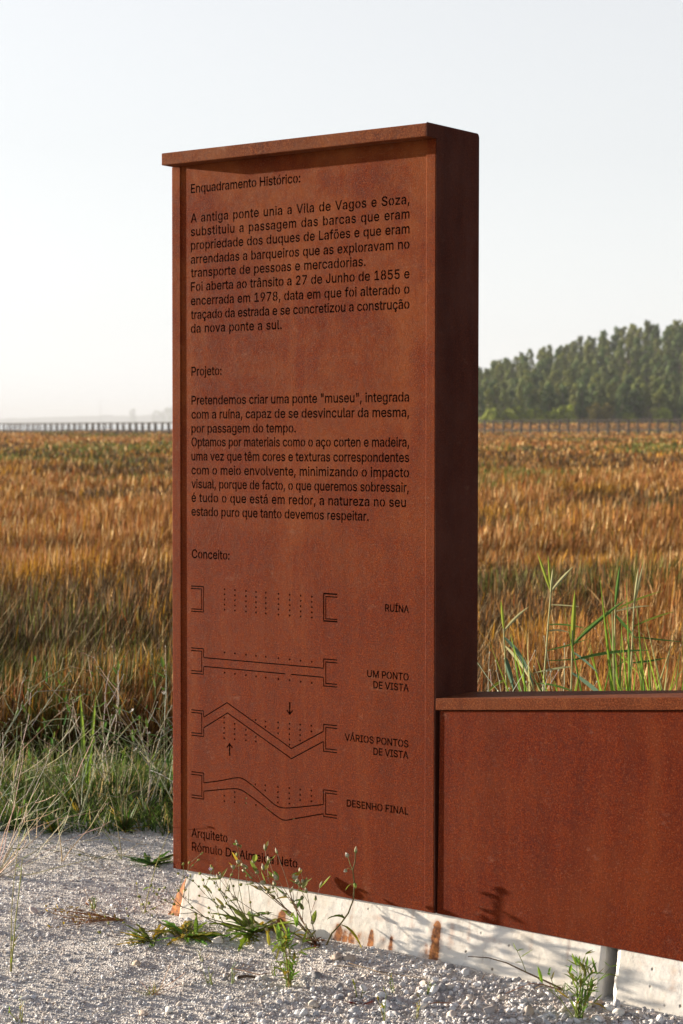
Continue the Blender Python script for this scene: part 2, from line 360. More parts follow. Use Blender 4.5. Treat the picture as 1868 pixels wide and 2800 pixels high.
# ------------------------------------------------------------------ letter outlines (advance, closed outlines x,y,...)
GLYPHS = {
'"': (321, [[78,318,70,509,136,509,128,318],[193,318,185,509,250,509,243,318]]),
',': (187, [[38,-119,68,71,137,71,84,-119]]),
'.': (187, [[95,-4,78,-1,63,9,53,24,50,41,53,59,63,73,78,83,95,87,113,83,128,73,138,59,141,41,138,24,128,9,113,-1]]),
'1': (453, [[76,0,76,55,391,55,391,0],[276,509,276,0,212,0,212,448,209,448,86,358,86,427,198,509]]),
'2': (453, [[64,0,64,47,234,229,282,282,311,327,320,371,317,397,308,419,293,436,273,449,224,460,196,457,172,447,153,433,139,413,130,390,127,362,66,362,71,405,86,442,111,473,143,496,182,511,225,516,268,511,306,497,337,474,361,445,376,411,381,372,371,318,336,259,267,180,153,60,153,57,389,57,389,0]]),
'5': (453, [[221,-7,178,-2,140,11,108,32,83,60,66,93,60,130,122,130,127,108,138,89,173,60,221,50,250,53,276,64,298,82,314,104,324,131,328,162,324,193,314,221,297,244,275,262,248,273,218,277,167,268,128,246,67,253,96,509,366,509,366,452,151,452,134,301,136,301,178,325,229,334,263,330,294,321,321,306,345,285,364,260,379,231,388,199,391,163,385,117,369,76,343,41,309,15,268,-1]]),
'7': (453, [[97,0,323,448,323,452,62,452,62,509,391,509,391,449,165,0]]),
'8': (453, [[226,-7,178,-2,136,11,101,33,74,62,57,96,52,135,55,166,65,195,81,220,101,241,125,256,153,265,153,267,119,282,93,308,76,342,70,380,75,417,90,450,114,477,146,498,184,511,226,516,269,511,306,498,337,477,361,450,377,417,382,380,376,342,359,308,333,282,300,267,300,265,327,256,351,241,372,220,387,195,397,166,401,135,395,96,378,62,352,33,317,11,275,-2],[226,49,258,52,285,60,307,74,323,91,333,113,337,139,333,165,322,189,305,208,283,223,256,232,226,235,196,232,169,223,147,208,130,189,119,165,115,139,119,113,129,91,145,74,167,60,195,52],[226,290,274,300,293,313,307,330,316,351,319,376,316,399,308,420,294,437,275,449,226,460,177,449,159,437,145,420,136,399,133,376,136,351,145,330,159,313,178,300]]),
'9': (453, [[226,516,271,510,310,494,343,468,368,434,384,393,389,347,385,309,373,270,315,168,200,0,130,0,301,248,307,248,287,221,257,202,218,195,175,199,137,214,106,237,83,269,68,307,64,352,69,397,85,436,110,469,143,494,182,510],[226,460,199,457,174,446,154,429,138,407,129,381,125,352,129,322,138,295,154,274,174,257,199,247,226,243,254,247,279,257,299,273,314,295,324,321,327,350,324,381,314,407,299,429,279,446,254,457]]),
':': (187, [[95,-4,78,-1,63,9,53,24,50,41,53,59,63,73,78,83,95,87,113,83,128,73,138,59,141,41,138,24,128,9,113,-1],[95,271,78,274,63,284,53,299,50,316,53,334,63,349,78,359,95,362,113,359,128,349,138,334,141,316,138,299,128,284,113,274]]),
'A': (479, [[16,0,201,509,276,509,463,0,395,0,287,302,264,372,232,478,245,478,213,371,191,302,85,0],[110,142,110,199,370,199,370,142]]),
'C': (510, [[267,-7,205,1,150,25,104,63,70,115,48,179,40,254,48,329,70,393,104,445,150,484,205,508,267,516,340,504,373,490,402,471,427,447,448,418,463,385,473,348,408,348,389,395,357,428,315,449,267,456,223,450,184,432,150,403,125,364,109,314,103,254,109,194,125,145,151,105,184,76,223,59,267,53,315,60,357,81,389,114,408,160,473,160,463,124,448,91,428,62,402,38,373,19,341,5,305,-4]]),
'D': (502, [[219,0,96,0,96,57,215,57,272,63,318,81,354,110,379,149,394,198,399,255,394,312,379,361,354,399,320,428,275,446,221,452,93,452,93,509,225,509,294,501,353,478,399,441,433,391,455,329,462,255,455,181,433,119,398,68,351,31,291,8],[125,509,125,0,60,0,60,509]]),
'E': (418, [[60,0,60,509,372,509,372,452,125,452,125,286,355,286,355,229,125,229,125,57,375,57,375,0]]),
'F': (410, [[60,0,60,509,369,509,369,452,125,452,125,278,346,278,346,221,125,221,125,0]]),
'H': (517, [[60,0,60,509,125,509,125,289,392,289,392,509,457,509,457,0,392,0,392,232,125,232,125,0]]),
'I': (300, [[31,0,31,57,118,57,118,452,31,452,31,509,269,509,269,452,183,452,183,57,269,57,269,0]]),
'J': (396, [[185,-7,124,3,75,33,44,81,33,145,33,173,98,173,98,145,104,104,122,74,149,56,185,50,220,56,248,74,266,104,272,145,272,509,336,509,336,145,326,81,294,33,246,3]]),
'L': (393, [[60,0,60,509,125,509,125,57,361,57,361,0]]),
'M': (628, [[60,0,60,509,152,509,277,187,287,159,299,123,311,84,322,49,307,49,318,83,330,121,342,158,352,187,476,509,568,509,568,0,504,0,504,291,504,327,505,369,506,413,507,457,513,457,498,409,482,363,467,322,456,291,342,0,286,0,170,291,159,321,145,361,129,408,112,457,119,457,120,416,121,372,122,328,122,291,122,0]]),
'N': (523, [[60,0,60,509,136,509,343,183,363,151,388,107,414,55,405,54,401,108,399,157,399,195,399,509,463,509,463,0,387,0,202,290,177,331,148,381,108,452,119,454,122,384,124,328,125,291,125,0]]),
'O': (533, [[267,-7,205,1,150,25,105,63,70,115,48,179,40,254,48,329,70,393,105,445,150,484,205,508,267,516,329,508,384,484,429,445,464,393,486,329,493,254,486,179,464,115,429,63,384,25,329,1],[267,53,310,59,349,76,383,105,408,144,425,194,430,254,425,314,408,365,383,404,349,433,310,450,267,456,223,450,184,433,151,404,125,364,109,314,103,254,109,194,125,144,151,105,184,76,223,59]]),
'P': (444, [[60,0,60,509,235,509,289,503,332,487,366,462,390,430,404,391,409,348,404,304,390,265,366,233,332,207,289,191,235,186,109,186,109,242,233,242,269,246,297,256,318,272,333,294,342,319,344,348,342,376,333,402,318,423,297,439,268,449,232,452,125,452,125,0]]),
'R': (449, [[60,0,60,509,236,509,290,504,333,489,367,465,390,433,405,395,409,352,405,309,390,271,367,240,333,217,289,203,236,198,96,198,96,255,234,255,269,258,298,267,319,281,334,300,342,324,345,352,342,380,334,405,319,425,298,440,269,449,233,452,125,452,125,0],[353,0,230,229,303,229,428,0]]),
'S': (446, [[224,-9,172,-4,128,9,91,31,64,60,46,96,38,137,104,137,110,110,123,88,142,71,166,59,224,49,257,52,286,60,311,74,329,92,341,114,346,139,342,161,332,179,296,205,245,222,184,239,128,260,86,289,60,326,52,372,58,413,75,448,102,476,138,498,180,511,227,516,275,511,316,498,351,476,377,449,394,415,401,378,337,378,326,412,302,437,267,453,225,459,194,456,167,448,145,435,129,418,118,398,115,376,119,352,131,334,169,308,212,293,264,279,312,264,359,238,395,198,405,171,408,139,403,99,386,64,360,34,323,11,278,-4]]),
'T': (448, [[32,452,32,509,417,509,417,452,257,452,257,0,193,0,193,452]]),
'U': (517, [[259,-8,203,-2,154,15,114,43,85,80,66,124,60,173,60,509,124,509,124,178,128,144,141,113,160,87,187,68,220,56,259,52,298,56,331,68,357,87,377,113,389,144,393,178,393,509,457,509,457,173,451,124,433,80,403,43,363,15,315,-2]]),
'V': (479, [[204,0,16,509,84,509,192,206,215,137,248,31,235,31,267,138,290,206,395,509,463,509,278,0]]),
'a': (389, [[160,-9,126,-5,94,5,68,22,48,45,35,73,30,108,34,138,43,161,58,179,78,193,125,211,178,220,234,227,265,235,273,243,276,255,276,257,267,297,240,322,196,331,149,322,118,301,100,274,41,291,57,322,79,346,104,364,133,375,194,384,239,379,286,360,306,343,322,320,333,290,337,251,337,0,277,0,277,52,272,52,252,25,215,1],[170,45,202,49,228,59,248,74,263,93,272,115,276,138,276,190,259,182,231,176,200,171,175,168,134,159,103,139,95,124,92,105,102,72,130,52]]),
'b': (424, [[229,-8,198,-5,172,4,138,31,118,59,112,59,112,0,53,0,53,509,114,509,114,319,118,319,137,346,171,373,197,381,229,384,274,378,313,361,345,332,370,293,385,245,390,189,385,133,370,84,346,45,313,16,274,-2],[220,47,253,51,279,66,301,88,316,117,325,151,328,189,325,227,316,261,301,290,280,311,253,325,220,330,188,325,161,312,140,291,125,263,116,229,113,189,116,150,125,115,140,86,162,65,188,51]]),
'c': (395, [[207,-8,159,-2,117,16,82,46,56,85,40,133,34,187,40,243,56,291,82,330,117,360,159,378,207,384,260,377,305,356,340,322,362,277,303,262,290,289,270,311,242,325,207,330,173,325,145,310,124,287,108,258,99,224,96,187,99,151,108,117,124,89,145,66,173,51,207,46,243,52,271,66,292,89,304,117,363,102,341,56,306,21,261,-1]]),
'd': (424, [[195,-8,151,-2,111,16,79,45,55,84,39,133,34,189,39,245,55,293,79,332,112,361,151,378,196,384,228,381,253,373,287,346,306,319,311,319,311,509,372,509,372,0,313,0,313,59,307,59,287,31,252,4,227,-5],[205,47,236,51,263,65,284,86,299,115,309,150,312,189,309,229,300,263,284,291,263,312,237,325,205,330,172,325,145,311,124,290,108,261,99,227,96,189,99,151,109,117,124,88,145,66,172,51]]),
'e': (404, [[212,-8,161,-2,117,16,82,46,56,85,40,132,34,187,39,242,55,290,81,329,115,359,157,378,205,384,266,374,294,361,319,341,341,315,357,282,368,242,371,194,371,169,75,169,75,221,338,221,310,202,307,237,298,269,283,294,263,314,237,326,205,330,173,326,146,313,125,294,109,270,99,241,96,211,96,178,100,139,110,106,128,80,151,61,179,50,212,46,254,53,285,73,306,105,365,91,353,63,335,39,311,19,283,4,249,-5]]),
'f': (253, [[228,379,228,327,6,327,6,379],[81,0,81,432,84,461,96,486,113,505,135,519,187,530,222,527,243,521,227,468,215,472,195,474,171,470,154,460,145,443,142,419,142,0]]),
'g': (425, [[207,-151,168,-148,134,-140,82,-110,51,-69,101,-41,122,-66,154,-88,207,-97,249,-92,282,-75,304,-47,311,-6,311,68,306,68,287,41,252,16,227,8,195,5,152,10,113,27,80,53,55,90,39,136,34,191,39,246,55,293,80,332,112,361,152,378,196,384,228,382,253,373,288,346,308,319,313,319,313,379,372,379,372,-9,367,-54,350,-90,324,-117,291,-136,251,-147],[205,59,237,63,264,75,285,95,300,121,309,154,312,193,309,231,300,264,285,291,264,312,237,325,205,330,172,325,145,312,124,290,109,262,99,229,96,193,99,155,109,123,124,96,145,76,172,63]]),
'h': (410, [[114,227,114,0,53,0,53,509,114,509,114,287,102,287,124,332,152,362,187,379,227,384,264,380,295,369,321,349,341,321,353,285,357,240,357,0,296,0,296,235,290,275,273,304,246,323,210,329,184,326,161,317,141,303,126,283,117,257]]),
'i': (166, [[53,0,53,379,114,379,114,0],[84,443,67,446,54,455,44,468,41,483,44,499,54,512,67,521,84,524,100,521,114,512,123,499,126,483,123,468,114,455,100,446]]),
'j': (166, [[53,379,114,379,114,-30,111,-63,102,-90,86,-113,65,-129,37,-139,4,-143,-10,-143,-10,-87,2,-87,25,-83,40,-72,50,-54,53,-29],[83,443,67,446,53,455,44,468,41,483,44,499,53,512,67,521,83,524,100,521,114,512,123,499,126,483,123,468,114,455,100,446]]),
'l': (189, [[139,-2,101,3,74,20,58,47,53,84,53,509,114,509,114,99,120,62,130,54,146,52,160,53,170,54,181,3,162,-1]]),
'm': (609, [[53,0,53,379,112,379,112,295,108,295,118,323,132,346,172,376,219,386,257,380,287,361,309,331,321,295,312,295,322,321,337,343,381,375,437,386,468,383,497,372,522,354,541,328,553,296,557,255,557,0,496,0,496,254,490,289,473,313,447,326,419,330,395,328,374,320,345,290,335,247,335,0,274,0,274,260,269,288,253,311,229,326,199,330,158,320,140,307,126,289,117,266,114,238,114,0]]),
'n': (409, [[114,227,114,0,53,0,53,379,112,379,112,287,102,287,124,332,152,362,187,379,227,384,264,380,295,369,321,349,341,321,353,285,357,240,357,0,296,0,296,235,290,275,273,304,246,323,210,329,184,326,161,317,141,303,126,283,117,257]]),
'o': (415, [[207,-8,159,-2,117,16,82,46,56,85,40,133,34,187,40,243,56,291,82,330,117,360,159,378,207,384,256,378,299,360,333,330,359,291,376,243,381,187,376,133,359,85,333,46,299,16,256,-2],[207,46,242,51,270,66,292,89,307,117,316,151,319,187,316,224,307,258,292,287,270,310,242,325,207,330,173,325,145,310,124,287,108,258,99,224,96,187,99,151,108,117,124,89,145,66,173,51]]),
'p': (424, [[53,-143,53,379,112,379,112,319,118,319,137,346,171,373,197,381,229,384,274,378,313,361,345,332,370,293,385,245,390,189,385,133,370,84,346,45,313,16,274,-2,229,-8,198,-5,173,4,138,31,118,59,114,59,114,-143],[220,47,253,51,279,66,301,88,316,117,325,151,328,189,325,227,316,261,301,290,280,311,253,325,220,330,188,325,161,312,140,291,125,263,116,229,113,189,116,150,125,115,140,86,162,65,188,51]]),
'q': (424, [[372,-143,311,-143,311,59,306,59,287,31,252,4,227,-5,195,-8,151,-2,111,16,79,45,55,84,39,133,34,189,39,245,55,293,79,332,112,361,151,378,196,384,228,381,253,373,287,346,307,319,313,319,313,379,372,379],[205,47,236,51,263,65,284,86,299,115,309,150,312,189,309,229,300,263,284,291,263,312,237,325,205,330,172,325,145,311,124,290,108,261,99,227,96,189,99,151,109,117,124,88,145,66,172,51]]),
'r': (259, [[53,0,53,379,112,379,112,321,115,321,130,347,152,367,181,380,213,385,229,384,243,384,243,322,230,324,207,326,182,323,159,315,140,301,126,284,117,262,114,237,114,0]]),
's': (365, [[182,-8,145,-5,112,3,84,18,62,38,45,63,36,94,94,107,105,79,124,60,150,49,181,45,217,50,244,62,262,81,268,103,265,121,254,136,237,147,212,155,149,170,104,186,72,208,53,237,47,274,51,305,65,332,87,354,115,370,149,381,187,384,223,381,254,372,279,358,299,339,324,290,268,277,258,298,243,316,219,328,187,333,156,329,131,317,114,299,109,277,112,258,124,243,172,223,229,209,275,194,306,171,325,142,331,107,326,75,312,47,290,24,260,6,223,-5]]),
't': (227, [[204,379,204,327,6,327,6,379],[65,471,126,471,126,98,128,76,136,61,150,53,170,50,185,51,202,54,213,2,192,-3,168,-4,125,2,92,21,72,52,65,93]]),
'u': (410, [[182,-5,146,-1,115,11,89,31,69,59,57,95,53,139,53,379,114,379,114,144,119,105,137,75,164,56,200,50,226,53,249,62,268,77,283,97,293,122,296,153,296,379,357,379,357,0,298,0,298,92,307,92,286,47,257,17,222,0]]),
'v': (389, [[163,0,17,379,84,379,165,155,187,87,206,21,184,21,203,87,224,155,305,379,371,379,226,0]]),
'x': (378, [[21,0,171,218,171,171,29,379,100,379,147,306,179,253,207,206,175,206,202,253,233,306,282,379,352,379,209,169,209,214,358,0,287,0,231,85,200,136,173,182,205,182,178,136,148,85,91,0]]),
'z': (380, [[42,0,42,46,254,320,254,323,48,323,48,379,333,379,333,331,126,60,126,56,339,56,339,0]]),
'Á': (479, [[16,0,201,509,276,509,463,0,395,0,287,302,264,372,232,478,245,478,213,371,191,302,85,0],[110,142,110,199,370,199,370,142],[213,558,260,659,329,659,263,558]]),
'Í': (300, [[31,0,31,57,118,57,118,452,31,452,31,509,269,509,269,452,183,452,183,57,269,57,269,0],[124,558,171,659,240,659,174,558]]),
'á': (389, [[160,-9,126,-5,94,5,68,22,48,45,35,73,30,108,34,138,43,161,58,179,78,193,125,211,178,220,234,227,265,235,273,243,276,255,276,257,267,297,240,322,196,331,149,322,118,301,100,274,41,291,57,322,79,346,104,364,133,375,194,384,239,379,286,360,306,343,322,320,333,290,337,251,337,0,277,0,277,52,272,52,252,25,215,1],[170,45,202,49,228,59,248,74,263,93,272,115,276,138,276,190,259,182,231,176,200,171,175,168,134,159,103,139,95,124,92,105,102,72,130,52],[162,429,210,529,278,529,212,429]]),
'â': (389, [[160,-9,126,-5,94,5,68,22,48,45,35,73,30,108,34,138,43,161,58,179,78,193,125,211,178,220,234,227,265,235,273,243,276,255,276,257,267,297,240,322,196,331,149,322,118,301,100,274,41,291,57,322,79,346,104,364,133,375,194,384,239,379,286,360,306,343,322,320,333,290,337,251,337,0,277,0,277,52,272,52,252,25,215,1],[170,45,202,49,228,59,248,74,263,93,272,115,276,138,276,190,259,182,231,176,200,171,175,168,134,159,103,139,95,124,92,105,102,72,130,52],[140,435,80,435,80,438,160,529,218,529,299,438,299,435,238,435,189,495]]),
'ã': (389, [[160,-9,126,-5,94,5,68,22,48,45,35,73,30,108,34,138,43,161,58,179,78,193,125,211,178,220,234,227,265,235,273,243,276,255,276,257,267,297,240,322,196,331,149,322,118,301,100,274,41,291,57,322,79,346,104,364,133,375,194,384,239,379,286,360,306,343,322,320,333,290,337,251,337,0,277,0,277,52,272,52,252,25,215,1],[170,45,202,49,228,59,248,74,263,93,272,115,276,138,276,190,259,182,231,176,200,171,175,168,134,159,103,139,95,124,92,105,102,72,130,52],[234,446,209,450,186,460,166,470,151,475,138,466,133,448,90,448,94,476,104,498,121,513,145,518,170,514,191,504,210,494,227,490,240,496,247,517,288,517,284,488,273,466,256,451]]),
'ç': (395, [[207,-8,159,-2,117,16,82,46,56,85,40,133,34,187,40,243,56,291,82,330,117,360,159,378,207,384,260,377,305,356,340,322,362,277,303,262,290,289,270,311,242,325,207,330,173,325,145,310,124,287,108,258,99,224,96,187,99,151,108,117,124,89,145,66,173,51,207,46,243,52,271,66,292,89,304,117,363,102,341,56,306,21,261,-1],[169,-143,169,-107,210,-107,236,-102,243,-84,236,-67,210,-62,182,-62,192,16,224,16,224,0,224,-29,253,-34,273,-44,285,-61,289,-85,284,-111,270,-129,245,-139,210,-143]]),
'é': (404, [[212,-8,161,-2,117,16,82,46,56,85,40,132,34,187,39,242,55,290,81,329,115,359,157,378,205,384,266,374,294,361,319,341,341,315,357,282,368,242,371,194,371,169,75,169,75,221,338,221,310,202,307,237,298,269,283,294,263,314,237,326,205,330,173,326,146,313,125,294,109,270,99,241,96,211,96,178,100,139,110,106,128,80,151,61,179,50,212,46,254,53,285,73,306,105,365,91,353,63,335,39,311,19,283,4,249,-5],[177,429,225,529,293,529,227,429]]),
'ê': (404, [[212,-8,161,-2,117,16,82,46,56,85,40,132,34,187,39,242,55,290,81,329,115,359,157,378,205,384,266,374,294,361,319,341,341,315,357,282,368,242,371,194,371,169,75,169,75,221,338,221,310,202,307,237,298,269,283,294,263,314,237,326,205,330,173,326,146,313,125,294,109,270,99,241,96,211,96,178,100,139,110,106,128,80,151,61,179,50,212,46,254,53,285,73,306,105,365,91,353,63,335,39,311,19,283,4,249,-5],[155,435,95,435,95,438,175,529,233,529,313,438,313,435,252,435,204,495]]),
'í': (166, [[53,0,53,379,114,379,114,0],[57,429,104,529,173,529,107,429]]),
'ó': (415, [[207,-8,159,-2,117,16,82,46,56,85,40,133,34,187,40,243,56,291,82,330,117,360,159,378,207,384,256,378,299,360,333,330,359,291,376,243,381,187,376,133,359,85,333,46,299,16,256,-2],[207,46,242,51,270,66,292,89,307,117,316,151,319,187,316,224,307,258,292,287,270,310,242,325,207,330,173,325,145,310,124,287,108,258,99,224,96,187,99,151,108,117,124,89,145,66,173,51],[181,429,228,529,297,529,231,429]]),
'õ': (415, [[207,-8,159,-2,117,16,82,46,56,85,40,133,34,187,40,243,56,291,82,330,117,360,159,378,207,384,256,378,299,360,333,330,359,291,376,243,381,187,376,133,359,85,333,46,299,16,256,-2],[207,46,242,51,270,66,292,89,307,117,316,151,319,187,316,224,307,258,292,287,270,310,242,325,207,330,173,325,145,310,124,287,108,258,99,224,96,187,99,151,108,117,124,89,145,66,173,51],[252,446,227,450,204,460,185,470,169,475,156,466,151,448,108,448,112,476,123,498,139,513,163,518,188,514,209,504,228,494,245,490,258,496,265,517,306,517,302,488,291,466,274,451]]),
' ': (187, []),
}

# ------------------------------------------------------------------ stele frame
# u runs right along the panel, v into it, w up; origin at the lower right front corner
FRAME = Matrix(((0.8001, 0.5999, 0.0012, 0.2688), (-0.5998, 0.8001, 0.0095, 5.75), (0.0048, -0.0083, 1.0, 0.0753), (0, 0, 0, 1)))
def uvw(u, v, w): return FRAME @ Vector((u, v, w))

stele = empty('information_stele', matrix=FRAME)
tag(stele, 'tall rust brown corten steel information stele with cut-out text and bridge diagrams', 'information sign')

LINES = [   # text, left end, right end, baseline, cap height
('Enquadramento Histórico:',-0.9371,-0.4988,2.1596,.0272),
('A antiga ponte unia a Vila de Vagos e Soza,',-0.9372,-0.0953,2.0667,.0272),
('substituiu a passagem das barcas que eram',-0.9373,-0.0952,2.0241,.0272),
('propriedade dos duques de Lafões e que eram',-0.9374,-0.0950,1.9811,.0272),
('arrendadas a barqueiros que as exploravam no',-0.9375,-0.0949,1.9367,.0272),
('transporte de pessoas e mercadorias.',-0.9376,-0.2531,1.8944,.0272),
('Foi aberta ao trânsito a 27 de Junho de 1855 e',-0.9377,-0.0947,1.8506,.0272),
('encerrada em 1978, data em que foi alterado o',-0.9377,-0.0945,1.8061,.0272),
('traçado da estrada e se concretizou a construção',-0.9378,-0.0944,1.7623,.0272),
('da nova ponte a sul.',-0.9379,-0.5710,1.7187,.0272),
('Projeto:',-0.9358,-0.8118,1.5833,.0272),
('Pretendemos criar uma ponte "museu", integrada',-0.9360,-0.0950,1.4916,.0272),
('com a ruína, capaz de se desvincular da mesma,',-0.9361,-0.0949,1.4471,.0272),
('por passagem do tempo.',-0.9362,-0.5157,1.4025,.0272),
('Optamos por materiais como o aço corten e madeira,',-0.9362,-0.0946,1.3596,.0272),
('uma vez que têm cores e texturas correspondentes',-0.9363,-0.0945,1.3148,.0272),
('com o meio envolvente, minimizando o impacto',-0.9364,-0.0944,1.2705,.0272),
('visual, porque de facto, o que queremos sobressair,',-0.9365,-0.0956,1.2267,.0272),
('é tudo o que está em redor, a natureza no seu',-0.9366,-0.1054,1.1831,.0272),
('estado puro que tanto devemos respeitar.',-0.9367,-0.2406,1.1393,.0272),
('Conceito:',-0.9353,-0.7796,1.0041,.0272),
('RUÍNA',-0.1786,-0.0939,0.8733,.0205),
('UM PONTO',-0.2438,-0.0940,0.6737,.0205),
('DE VISTA',-0.2211,-0.0939,0.6418,.0205),
('VÁRIOS PONTOS',-0.3268,-0.0948,0.4762,.0205),
('DE VISTA',-0.2206,-0.0947,0.4433,.0205),
('DESENHO FINAL',-0.3194,-0.0942,0.2772,.0205),
('Arquiteto',-0.9386,-0.7890,0.1113,.0272),
('Rómulo De Almeida Neto',-0.9371,-0.5085,0.0665,.0272)]

PANEL_V = 0.004
cut = []           # closed outlines cut out of the panel
bridges = []       # the little webs that hold the islands of the letters
def area(P): return 0.5 * sum(P[i-1][0]*P[i][1] - P[i][0]*P[i-1][1] for i in range(len(P)))

def embolden(P, e):
    """push an outline out by the kerf of the cutter (counters run the other way round and shrink)"""
    n = len(P); out = []
    for i in range(n):
        a, b, c = Vector(P[i-1]), Vector(P[i]), Vector(P[(i+1) % n])
        d0 = (b - a); d1 = (c - b)
        if d0.length < 1e-9 or d1.length < 1e-9: out.append(P[i]); continue
        d0.normalize(); d1.normalize()
        m = Vector((d0.y + d1.y, -d0.x - d1.x))
        if m.length < .3: out.append(P[i]); continue
        m.normalize(); k = min(1.6, 1 / max(.4, m.dot(Vector((d0.y, -d0.x)))))
        out.append((b.x + m.x * e * k, b.y + m.y * e * k))
    return out
for txt, ua, ub, base, cap in LINES:
    k = cap / 509.0
    adv = [GLYPHS[ch][0] for ch in txt]
    last = GLYPHS[txt[-1]][1]
    first = GLYPHS[txt[0]][1]
    l0 = min(min(p[0::2]) for p in first)
    rN = max(max(p[0::2]) for p in last)
    nat = sum(adv[:-1]) + rN - l0                    # natural width in glyph units
    want = (ub - ua) / k
    ns = txt.count(' ')
    # narrow the letters a little, then take up the rest in the letter and word gaps
    sx = min(1.0, max(0.80, want / nat))
    rest = want - nat * sx
    gap = rest / max(1, (len(txt) - 1) + 2.0 * ns)
    x = -l0 * sx
    for ch, a in zip(txt, adv):
        outs = []
        sg = max((area([(f[i], f[i+1]) for i in range(0, len(f), 2)]) for f in GLYPHS[ch][1]), key=abs, default=0)
        for fl in GLYPHS[ch][1]:
            P = [(ua + (x + fl[i] * sx) * k, base + fl[i+1] * k) for i in range(0, len(fl), 2)]
            P = embolden(P, 0.00080 if sg > 0 else -0.00080)
            outs.append(P)
        if outs: cut.append(outs)
        if len(outs) > 1:                            # counters: an outline whose box lies within another's
            for P in outs:
                bx = (min(p[0] for p in P), max(p[0] for p in P), min(p[1] for p in P), max(p[1] for p in P))
                for Q in outs:
                    if Q is P: continue
                    qx = (min(p[0] for p in Q), max(p[0] for p in Q), min(p[1] for p in Q), max(p[1] for p in Q))
                    if qx[0] < bx[0] and qx[1] > bx[1] and qx[2] < bx[2] and qx[3] > bx[3]:
                        m = (bx[0] + bx[1]) / 2
                        bridges.append((m - .0011, m + .0011, qx[2] if bx[2]-qx[2] < .012 else bx[2]-.007, qx[3] if qx[3]-bx[3] < .012 else bx[3]+.007))
        x += a * sx + gap * (3.0 if ch == ' ' else 1.0)

def stroke(P, w=.0035):
    """outline of an open polyline of a given slot width"""
    P = [Vector(p) for p in P]; L = []; Rr = []
    for i, p in enumerate(P):
        d0 = (P[i] - P[i-1]).normalized() if i else (P[1] - P[0]).normalized()
        d1 = (P[i+1] - P[i]).normalized() if i < len(P)-1 else d0
        if not i: d0 = d1
        b = d0 + d1; b.normalize()
        n = Vector((-b.y, b.x)); c = max(.35, abs(n.dot(Vector((-d0.y, d0.x)))))
        L.append(p + n * (w/2/c)); Rr.append(p - n * (w/2/c))
    cut.append([[tuple(q) for q in L + Rr[::-1]]])
def dot(x, y, r=.0032, n=10):
    cut.append([[(x + r*math.cos(2*math.pi*i/n), y + r*math.sin(2*math.pi*i/n)) for i in range(n)]])
def col_dots(xs, tops, bots, ns):
    for x, a, b, n in zip(xs, tops, bots, ns):
        for i in range(n):
            dot(x, a + (b - a) * i / max(1, n - 1))
XS = [-.7999, -.7575, -.7125, -.6722, -.6332, -.5830, -.5387, -.4960, -.4530]
AL, AR = -.9390, -.3560            # open ends of the abutment brackets
OL, OR, IL, IR = -.8872, -.4076, -.8949, -.3996
for top, bot, rt, rb in ((.9145, .8340, .9149, .8322),):
    stroke([(AL, top), (OL, top), (OL, bot), (AL, bot)]); stroke([(AL, top-.0078), (IL, top-.0078), (IL, bot+.0076), (AL, bot+.0076)])
    stroke([(AR, rt), (OR, rt), (OR, rb), (AR, rb)], .0046); stroke([(AR, rt-.0088), (IR, rt-.0088), (IR, rb+.0066), (AR, rb+.0066)])
col_dots(XS, [.9106 - .0009*i for i in range(9)], [.8462 - .0008*i for i in range(9)], [5]*9)
def half_brackets(top, bot, rt, rb, lu, ll, ru, rl):
    """abutments with the deck edge running into them"""
    g = .0022
    stroke([(AL, top), (OL, top), (OL, lu + g)]); stroke([(OL, ll - g), (OL, bot), (AL, bot)])
    stroke([(AL, top-.0082), (IL, top-.0082), (IL, bot+.0083), (AL, bot+.0083)])
    stroke([(AR, rt), (OR, rt), (OR, ru + g)]); stroke([(OR, rl - g), (OR, rb), (AR, rb)])
    stroke([(AR, rt-.0086), (IR, rt-.0086), (IR, rb+.0083), (AR, rb+.0083)])
half_brackets(.7168, .6358, .7163, .6345, .6890, .6611, .6882, .6604)
stroke([(OL, .6890), (OR, .6882)]); stroke([(OL, .6611), (-.556, .6607)]); stroke([(-.533, .6607), (OR, .6604)])
for i, x in enumerate(XS):
    dot(x, .7112 - .0008*i); dot(x, .6475 - .0009*i)
half_brackets(.5187, .4372, .5176, .4355, .4991, .4652, .4965, .4658)
stroke([(OL, .4991), (-.7900, .5532), (-.5320, .4322), (OR, .4965)])
stroke([(OL, .4652), (-.7878, .5210), (-.5319, .4011), (OR, .4658)])
for x, a, b, n in ((-.8020,.5050,.4401,5), (-.7588,.4893,.4404,4), (-.7132,.4744,.4416,3), (-.6730,.4560,.4412,2), (-.6344,.5069,.4906,2),
                   (-.5841,.5083,.4748,3), (-.5396,.5086,.4436,5), (-.4978,.5093,.4606,4), (-.4545,.5096,.4920,2), (-.6733,.5085,.5085,1)):
    for i in range(n): dot(x, a + (b - a) * i / max(1, n-1))
def arrow(x, tail, tip):
    s = 1 if tip > tail else -1
    h = .0115
    stroke([(x, tail), (x, tip - s * .003)], .0056)
    stroke([(x - h, tip - s * h * 1.1), (x, tip), (x + h, tip - s * h * 1.1)], .0044)
arrow(-.5386, .5755, .5375); arrow(-.7795, .3861, .4244)
half_brackets(.3201, .2371, .3180, .2368, .2894, .2626, .2728, .2448)
def smooth(P, n=4):
    P = [Vector(p) for p in P]; out = []
    for i in range(len(P)-1):
        p0 = P[max(0, i-1)]; p1 = P[i]; p2 = P[i+1]; p3 = P[min(len(P)-1, i+2)]
        for j in range(n):
            t = j / n
            out.append(0.5*((2*p1) + (p2-p0)*t + (2*p0-5*p1+4*p2-p3)*t*t + (3*p1-p0-3*p2+p3)*t**3))
    return [tuple(p) for p in out] + [tuple(P[-1])]
